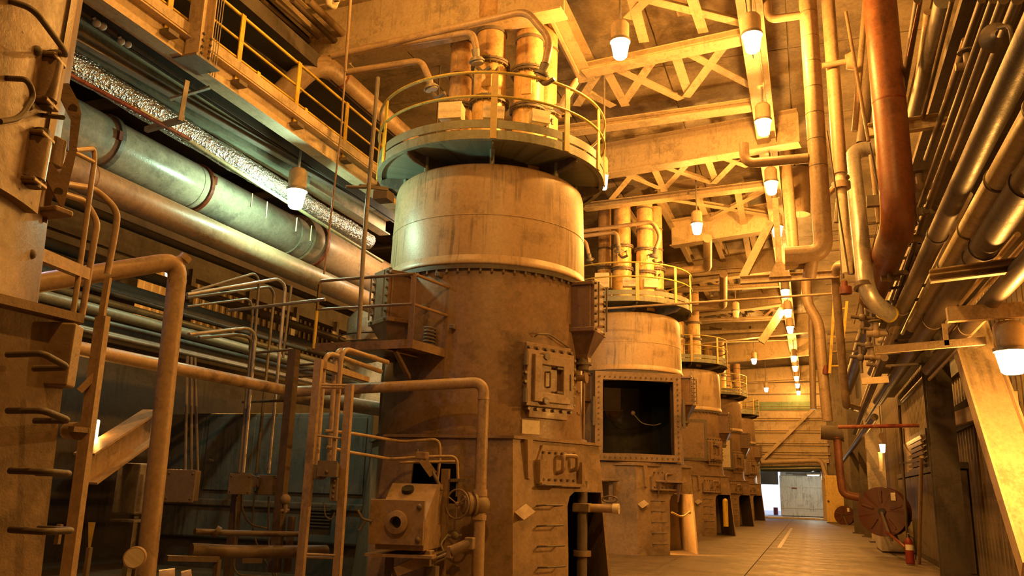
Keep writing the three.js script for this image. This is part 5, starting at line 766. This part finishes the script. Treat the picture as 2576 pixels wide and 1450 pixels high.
{ const t = thing('speaker_horn', 'dark bell-shaped horn at the top right beside the thick overhead pipe', 'horn'); const a = [1.5,4.802,-6.333]; part(t, 'bell', mSteelDark, turned([[.03, 0], [.05, .06], [.1, .13], [.115, .14]], 28).rotateX(-Math.PI / 2 + .3).translate(...a)); part(t, 'yoke', mPipeDark, tube([sum(a, [.0, .05, 0]), sum(a, [.05, .0, .1]), sum(a, [.06, -.2, .05]), sum(a, [.15, -.25, 0])], .016, { bend: .05 })); }
// valves and small fittings in the tangle
const fit = (l, p, k) => { const t = thing('pipe_valve', l, 'valve'); part(t, 'body', mValve, ball(.065 * k, p, 14), cyl(sum(p, [-.13 * k, 0, 0]), sum(p, [.13 * k, 0, 0]), .045 * k)); part(t, 'bonnet', mValve, cyl(p, sum(p, [0, .16 * k, 0]), .04 * k)); part(t, 'wheel', mSteelDark, cyl(sum(p, [0, .17 * k, 0]), sum(p, [0, .19 * k, 0]), .1 * k, .1 * k, 16)); };
fit('valve in the tangle below the dark bracket', [1.469,4.92,-12], 1.1); fit('valve in the tangle left of the thick dark pipe', [1.653,5.659,-12], 1.2); fit('valve low in the tangle beside the return bend', [1.183,4.147,-15], 1.2); fit('valve in the tangle above the small tan bracket', [1.093,3.739,-15], 1); fit('valve at the silver pipe elbow', [1.276,4.617,-13], 1); fit('valve high up beside the slim conduits', [1.804,5.908,-9], .9);
for (const [i, q] of [[[1.355,5.803,-14], .5], [[1.472,5.388,-14], .6], [[0.764,6.96,-18], .6], [[0.826,6.503,-20], .6], [[1.514,4.174,-16], .5], [[0.781,5.085,-20], .5], [[1.61,4.915,-14], .5]].entries()) solo('cable_rung', `${['first', 'second', 'third', 'fourth', 'fifth', 'sixth', 'seventh'][i]} group of short crossbars in the tangle counted from the top right downwards`, 'bar', mPipeDark, [0, 1, 2].map((k) => bar(sum(q[0], [-.25, k * -.22, 0]), sum(q[0], [q[1], k * -.22 + .03, 0]), .04)));
const mBeacon = M([.2, .055, .035]);
solo('red_beacon', 'small red-topped beacon on the kinked pipe', 'beacon', mBeacon, [cyl([0.537,4.817,-23.9], [0.544,4.927,-23.9], .08, .06, 16), cyl([0.53,4.686,-23.9], [0.537,4.817,-23.9], .09, .09, 16)]);
solo('red_beacon', 'small red-topped can beside the top of the return bend', 'beacon', mBeacon, [cyl([0.734,4.995,-15], [0.734,5.096,-15], .05), cyl([0.745,4.866,-15], [0.747,4.995,-15], .1)]);
{ const t = thing('yellow_ladder', 'yellow ladder hanging in the tangle left of the return bend', 'ladder'); const a = [0.725,5.839,-20], b = [0.529,4.17,-20]; part(t, 'stile', mYellow, bar(a, b, .06)); part(t, 'stile', mYellow, bar(sum(a, [.28, 0, 0]), sum(b, [.22, 0, 0]), .06)); for (let i = 0; i < 5; i++) part(t, 'rung', mYellow, tube([mix(a, b, .1 + i * .2), sum(mix(a, b, .1 + i * .2), [.26, 0, 0])], .018)); }
// column, diagonal brace, wall fittings
{ const t = thing('dark_column', 'broad dark steel column standing near the right wall', 'column'); const p = [2.2,-0.082,-19.511]; part(t, 'shaft', mDark, iBeam([2.25, .02, -16.6], [2.25, 4.55, -16.6], .42, .4, [0, 0, 1], .03, .03)); part(t, 'base_plate', mSteelDark, box(.7, .04, .6, [2.25, .02, -16.6])); }
{ const t = thing('diagonal_brace', 'broad bright diagonal brace falling to the right edge beside the glaring lamp', 'brace'); part(t, 'shaft', mBeam, iBeam([2.35,4.158,-13.943], [2.35,0.705,-10.642], .26, .52, [1, 0, 0], .03, .03)); part(t, 'red_stripe', mRedPipe, bar([2.55,2.517,-13.158], [2.55,0.98,-11.932], .06, .3, [1, 0, 0])); }
solo('wall_girt', 'pale girt in the gap beside the diagonal brace', 'beam', mBeam, [bar([2.7, [2.7,2.788,-18.257][1], -13], [2.7, [2.7,2.788,-18.257][1] + .2, -19], .1, .25)]);
solo('wall_opening', 'dark louvred gap high in the right wall beside the column', 'louvre', mBlack, [box(.06, .5, 3.2, [2.8, 3.0, -17.6]), box(.06, .35, 2.6, [2.8, 4.0, -18])]);
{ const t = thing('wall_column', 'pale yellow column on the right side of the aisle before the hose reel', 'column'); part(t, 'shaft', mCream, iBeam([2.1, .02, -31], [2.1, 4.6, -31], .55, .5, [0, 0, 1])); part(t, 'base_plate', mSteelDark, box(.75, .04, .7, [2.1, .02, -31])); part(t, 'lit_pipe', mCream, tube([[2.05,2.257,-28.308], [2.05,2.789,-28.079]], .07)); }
for (const [l, x, z] of [['dark column behind the far hose reel', 1.75, -38], ['slim dark column left of the pale yellow column', 1.95, -35]]) { const t = thing('aisle_column', l, 'column'); part(t, 'shaft', mSteelDark, iBeam([x, .02, z], [x, 5.2, z], .34, .34, [0, 0, 1])); part(t, 'base_plate', mSteelDark, box(.5, .04, .5, [x, .02, z])); }
function hoseReel(label, p, r, turn) { const t = thing('hose_reel', label, 'reel', p, turn); part(t, 'drum', mRust, turned([[0, -.16], [r * .55, -.16], [r * .55, .16], [0, .16]], 28).rotateX(Math.PI / 2)); for (const s of [-1, 1]) { const d = part(t, 'side_disc', mRedReel, turned([[.12 * r, s * .15], [r, s * .15], [r, s * .19], [.12 * r, s * .19]], 36).rotateX(Math.PI / 2)); for (let i = 0; i < 5; i++) part(d, 'pressed_rib', mRedReel, rbox(.08 * r, .5 * r, .03, .01).translate(0, .6 * r, s * .2).rotateZ(i * 1.2566)); } part(t, 'hub', mBlack, cyl([0, 0, -.24], [0, 0, .24], .14 * r)); part(t, 'hose', mSteelDark, ...[0, 1, 2].map((i) => { const q = []; for (let k = 0; k <= 32; k++) q.push([.68 * r * Math.cos(k / 32 * 6.2832), .68 * r * Math.sin(k / 32 * 6.2832), -.1 + i * .1]); return tube(q, .05, { bend: .0001, seg: 8 }); })); part(t, 'bracket', mSteelDark, bar([0, 0, -.22], [.2, -r - .1, -.22], .06), bar([0, 0, .22], [.2, -r - .1, .22], .06)); part(t, 'tag_plate', mWhite, rbox(.12, .2, .01, .004, [.5 * r, .62 * r, .21])); return t; }
const mRedReel = M([.15, .06, .035], { map: rusty, r: .6 });
hoseReel('large rusty red hose reel standing on a low wall box, right of the aisle', [1.75,1.091,-24.029], .62, R(-22));
hoseReel('smaller rusty hose reel farther away beside the yellow panel', [1.6,0.47,-49.183], .5, R(-15));
{ const t = thing('low_box', 'low pale box under the large hose reel', 'box'); const p = [1.9,0.641,-25.173]; part(t, 'case', mCream, rbox(.9, .85, 2.2, .02, [2.15, .45, -26.4])); part(t, 'plinth', mSteelDark, box(.86, .06, 2.1, [2.15, .03, -26.4])); part(t, 'shelf', mSteelDark, box(.95, .04, 2.3, [2.13, .9, -26.4])); part(t, 'orange_hose', mRust, tube([[1.68, .8, -26], [1.75, .6, -24], [1.95, .35, -21.5]], .03)); }
{ const t = thing('fire_extinguisher', 'red fire extinguisher on a stand at the foot of the dark column', 'extinguisher', [[1.98,-0.02,-21.021][0], Math.max(.02, [1.98,-0.02,-21.021][1]), [1.98,-0.02,-21.021][2]]); part(t, 'cylinder', mRedPaint, lathe([[0, 0], [.085, .0], [.09, .03], [.09, .46], [.06, .54], [.025, .57], [0, .58]], 24)); part(t, 'label', mWhite, band(.0915, .3, .42, .002, -60, 120)); part(t, 'valve_head', mSteelDark, cyl([0, .56, 0], [0, .63, 0], .03), rbox(.04, .03, .16, .008, [0, .65, .04])); part(t, 'hose', mBlack, tube([[0, .6, .03], [.09, .58, .1], [.12, .3, .06], [.11, .1, .03]], .012, { bend: .06 })); }
{ const t = thing('upright_conduits', 'pair of slim upright conduits left of the dark column', 'conduit'); part(t, 'tube', mPipeDark, tube([[2.2,3.728,-22.892], [2.2,2.165,-23.217], [2.2,-0.353,-23.767]], .035)); part(t, 'tube', mPipe, tube([[2.2,2.291,-19.341], [2.2,-0.091,-21.56]], .04)); part(t, 'clamp', mSteelDark, bar([2.2,2.345,-24.094], [2.2,2.18,-19.632], .03)); part(t, 'bent_branch', mPipe, tube([[2.1,3.038,-21.398], [2.1,2.655,-21.445], [2.1,2.347,-20.257]], .025)); }
{ const t = thing('wall_louvre', 'ribbed panel on the right wall beyond the upright conduits', 'louvre'); for (let i = 0; i < 9; i++) part(t, 'blade', mPipe, box(.05, .09, 3.4, [2.72, 1.95 + i * .13, -25.2], [0, 0, .4])); part(t, 'frame', mSteelDark, box(.04, 1.4, 3.6, [2.82, 2.5, -25.2])); }
{ const t = thing('red_standpipe', 'rust-red pipe curving down beside the small hose reel', 'pipe'); part(t, 'run', mRedPipe, tube([[0.902,3.392,-30], [0.912,2.347,-30], [0.958,1.512,-30], [1.439,1.437,-30]], .13, { bend: .5, seg: 20 })); part(t, 'upper_flange', mRust, cyl([0.904,3.419,-30], [0.899,3.34,-30], .2)); }
{ const t = thing('wall_board', 'tall yellow panel at the right side of the portal', 'panel'); part(t, 'sheet', M([.85, .62, .2]), rbox(.95, 2.6, .08, .02, [1.2, 1.32, -51])); part(t, 'latch', mSteelDark, ball(.06, [.85, 1.2, -50.93], 8)); part(t, 'foot', mSteelDark, box(1.0, .06, .3, [1.2, .03, -51])); }
solo('portal_drum', 'dark glossy roll-up drum across the top of the portal', 'drum', M([.05, .07, .06], { r: .25, bump: 0 }), [tube([[-2.984,3.013,-55.2], [0.765,3.132,-55.2]], .17, { seg: 24 })]);
solo('portal_pipe', 'tan pipe across the portal top, bent down along its right side', 'pipe', mPipe, [tube([[-2.907,3.425,-55], [0.652,3.603,-55], [0.892,2.49,-54], [1.176,2.021,-53]], .14, { bend: .4, seg: 16 })]);
{ const t = thing('grey_duct', 'dim grey tank end behind the pipes at the right of the end wall', 'tank'); part(t, 'shell', mPipeDark, tube([[0.397,3.549,-30], [1.083,3.499,-30]], .24, { seg: 24 })); part(t, 'rim', mSteelDark, tube([[1.058,3.499,-30], [1.108,3.499,-30]], .27, { seg: 24 })); }
solo('red_barrel', 'tiny dark red barrel in the bright far doorway', 'barrel', mRedPaint, [lathe([[0, 0], [.28, 0], [.3, .1], [.3, .8], [.28, .9], [0, .9]], 20).scale(.55, .6, .55).translate(-2.6, .02, -66)]);
for (const [i, x] of [-4.4, -3.9, -5.0].entries()) solo('outside_post', `${['middle', 'right', 'left'][i]} bluish post outside the bright far doorway`, 'post', M([.18, .22, .36]), [bar([x, 0, -67 - i], [x, 3.2, -67 - i], .26)]);
// handle with bright end standing between the first and second mills
{ const t = thing('stop_valve', 'upright valve with a horizontal pipe and a bright cap, between the first and second mills', 'valve'); const c = [-2.909,1.19,-11.023]; part(t, 'stem', mSteelDark, tube([[c[0], 0, c[2]], [c[0], c[1] + .35, c[2]]], .07, { seg: 18 })); part(t, 'sleeve', mSilver, tube([[c[0], c[1] - .6, c[2]], [c[0], c[1] - .1, c[2]]], .055, { seg: 18 })); part(t, 'clamp_body', mValve, rbox(.24, .12, .2, .02, c)); part(t, 'collar', mValve, cyl([c[0], c[1] - .62, c[2]], [c[0], c[1] - .55, c[2]], .12), cyl([c[0], .05, c[2]], [c[0], .15, c[2]], .12)); part(t, 'side_pipe', mPipe, tube([c, sum(c, [.42, .0, .0])], .055, { seg: 18 })); part(t, 'bright_cap', mCream, tube([sum(c, [.42, 0, 0]), sum(c, [.5, 0, 0])], .068, { seg: 18 })); part(t, 'ring_handle', mSteelDark, tube(Array.from({ length: 21 }, (_, i) => sum(c, [.38 + .1 * Math.cos(i / 20 * 6.283), .12 + .04 * Math.sin(i / 20 * 6.283), .02])), .01, { bend: .0001, seg: 8 })); }
{ const t = thing('yellow_post', 'short yellow post in front of the opening of the third mill base', 'post', [-2.85,0.433,-30.122]); part(t, 'shaft', mYellow, cyl([0, -.1, 0], [0, .75, 0], .09)); part(t, 'cap', mYellow, ball(.09, [0, .75, 0])); }
solo('yellow_rope', 'yellow tie wrapped on the brightly lit leg of the second mill', 'rope', mYellow, [tube([[-2.7,1.027,-17.323], [-2.6,0.943,-17.832], [-2.6,1.015,-19.237]], .02, { smooth: true }), ball(.035, [-2.6,0.998,-19.234])]);
pendant('added lamp hidden behind the front base plate of the second mill that lights its leg', [-3.72, 1.0, -20.12], { I: 70, r: .05, up: 1.6 });  // unseen lamp added inside the base to brighten the leg
// trays and small pipework that fill the wall side overhead
for (const [l, x, y, w, z1] of [['lowest dark cable tray along the right wall', 2.5, 4.7, .5, -30], ['second dark cable tray from below along the right wall', 2.48, 5.5, .55, -30], ['third dark cable tray from below along the right wall', 2.45, 6.4, .6, -28], ['highest dark cable tray along the right wall', 2.42, 7.4, .7, -26]]) { const t = thing('cable_tray', l, 'tray'); part(t, 'tray', mSteelDark, prism([[-w / 2, .1], [-w / 2, 0], [w / 2, 0], [w / 2, .1], [w / 2 - .01, .1], [w / 2 - .01, .01], [-w / 2 + .01, .01], [-w / 2 + .01, .1]], [x, y, -4], [x, y, z1])); for (let i = 0; i < 5; i++) part(t, 'cable', mDark, tube([[x - w / 2 + .06 + i * w * .2, y + .05, -4], [x - w / 2 + .06 + i * w * .2, y + .05, z1]], .032, { seg: 8 })); }
const tangle = [['brown pipe dropping straight beside the silver elbow pipe', [0.83,7.225,-15], [0.678,6.182,-15], .05], ['thin upright conduit left of the silver elbow pipe', [0.793,8.202,-16], [0.76,5.404,-16], .03], ['pale short pipe rising at an angle to the silver pipe bend', [0.454,5.73,-12.2], [0.753,6.13,-12.6], .05], ['dim pipe leaning behind the silver elbow pipe', [1.089,6.443,-15], [0.845,5.218,-15], .06], ['yellow-brown upright strut right of the silver elbow pipe', [1.153,6.601,-13], [1.187,5.496,-13], .04],
  ['thin dark pipe just left of the farthest right overhead pipe', [2.3,3.855,-13.975], [2.3,3.848,-23.083], .05], ['small pipe under the thickest overhead pipe', [1.75,3.927,-15.017], [1.75,3.786,-28.36], .04],
  ['brown conduit along the wall trays toward the column', [2.4,5.554,-11.188], [2.4,5.214,-17.566], .05], ['second brown conduit along the wall trays', [2.4,5.904,-11.788], [2.4,5.604,-18.553], .05], ['thin pipe in the upper right before the trays', [1.9,6.378,-8.526], [1.9,6.427,-12.942], .04], ['dark pipe in the upper right right of the shackle rod', [1.95,5.739,-7.519], [1.95,5.682,-11.111], .05], ['pale flat strip high between the conduits at the top right', [1.9,8.067,-11.534], [1.9,7.543,-13.654], .06]];
for (const [l, a, b, r] of tangle) rp(l, a, b, r, l.startsWith('pale') || l.startsWith('yellow') ? mPipe : mPipeDark, 'tangle_pipe');
{ const t = thing('valve_cluster', 'cluster of small valves and unions deep in the tangle left of the nearest overhead pipe', 'valves'); let k = 0; for (const p of [[1.05,4.633,-16], [1.201,4.405,-16], [1.366,4.842,-16], [1.114,4.114,-16], [1.389,4.415,-15], [1.027,4.054,-17], [1.254,3.747,-16]]) { part(t, 'union', k++ % 2 ? mSteelDark : mPipeDark, ball(.075, p, 12), cyl(sum(p, [-.2, .03, 0]), sum(p, [.2, -.03, 0]), .035), cyl(sum(p, [0, -.3, 0]), sum(p, [0, .3, 0]), .03)); } }
{ const t = thing('wall_cabinets', 'added dark boxes standing in for pipe shade on the right wall behind the hose reel', 'cabinet'); for (let i = 0; i < 6; i++) part(t, 'cabinet_door', mSteelDark, rbox(.3, 1.9, 1.7, .02, [2.66, 1.05, -18.8 - i * 1.75])); part(t, 'top_rail', mDark, box(.34, .12, 10.6, [2.66, 2.08, -23.2])); part(t, 'plinth', mDark, box(.3, .1, 10.5, [2.66, .05, -23.2])); }  // dark boxes added in place of the shade under the overhead pipes

// ---------- finish ----------
settle();
scene.traverse((o) => { if (o.isMesh) { o.castShadow = true; o.receiveShadow = true; } });
renderer.render(scene, camera);
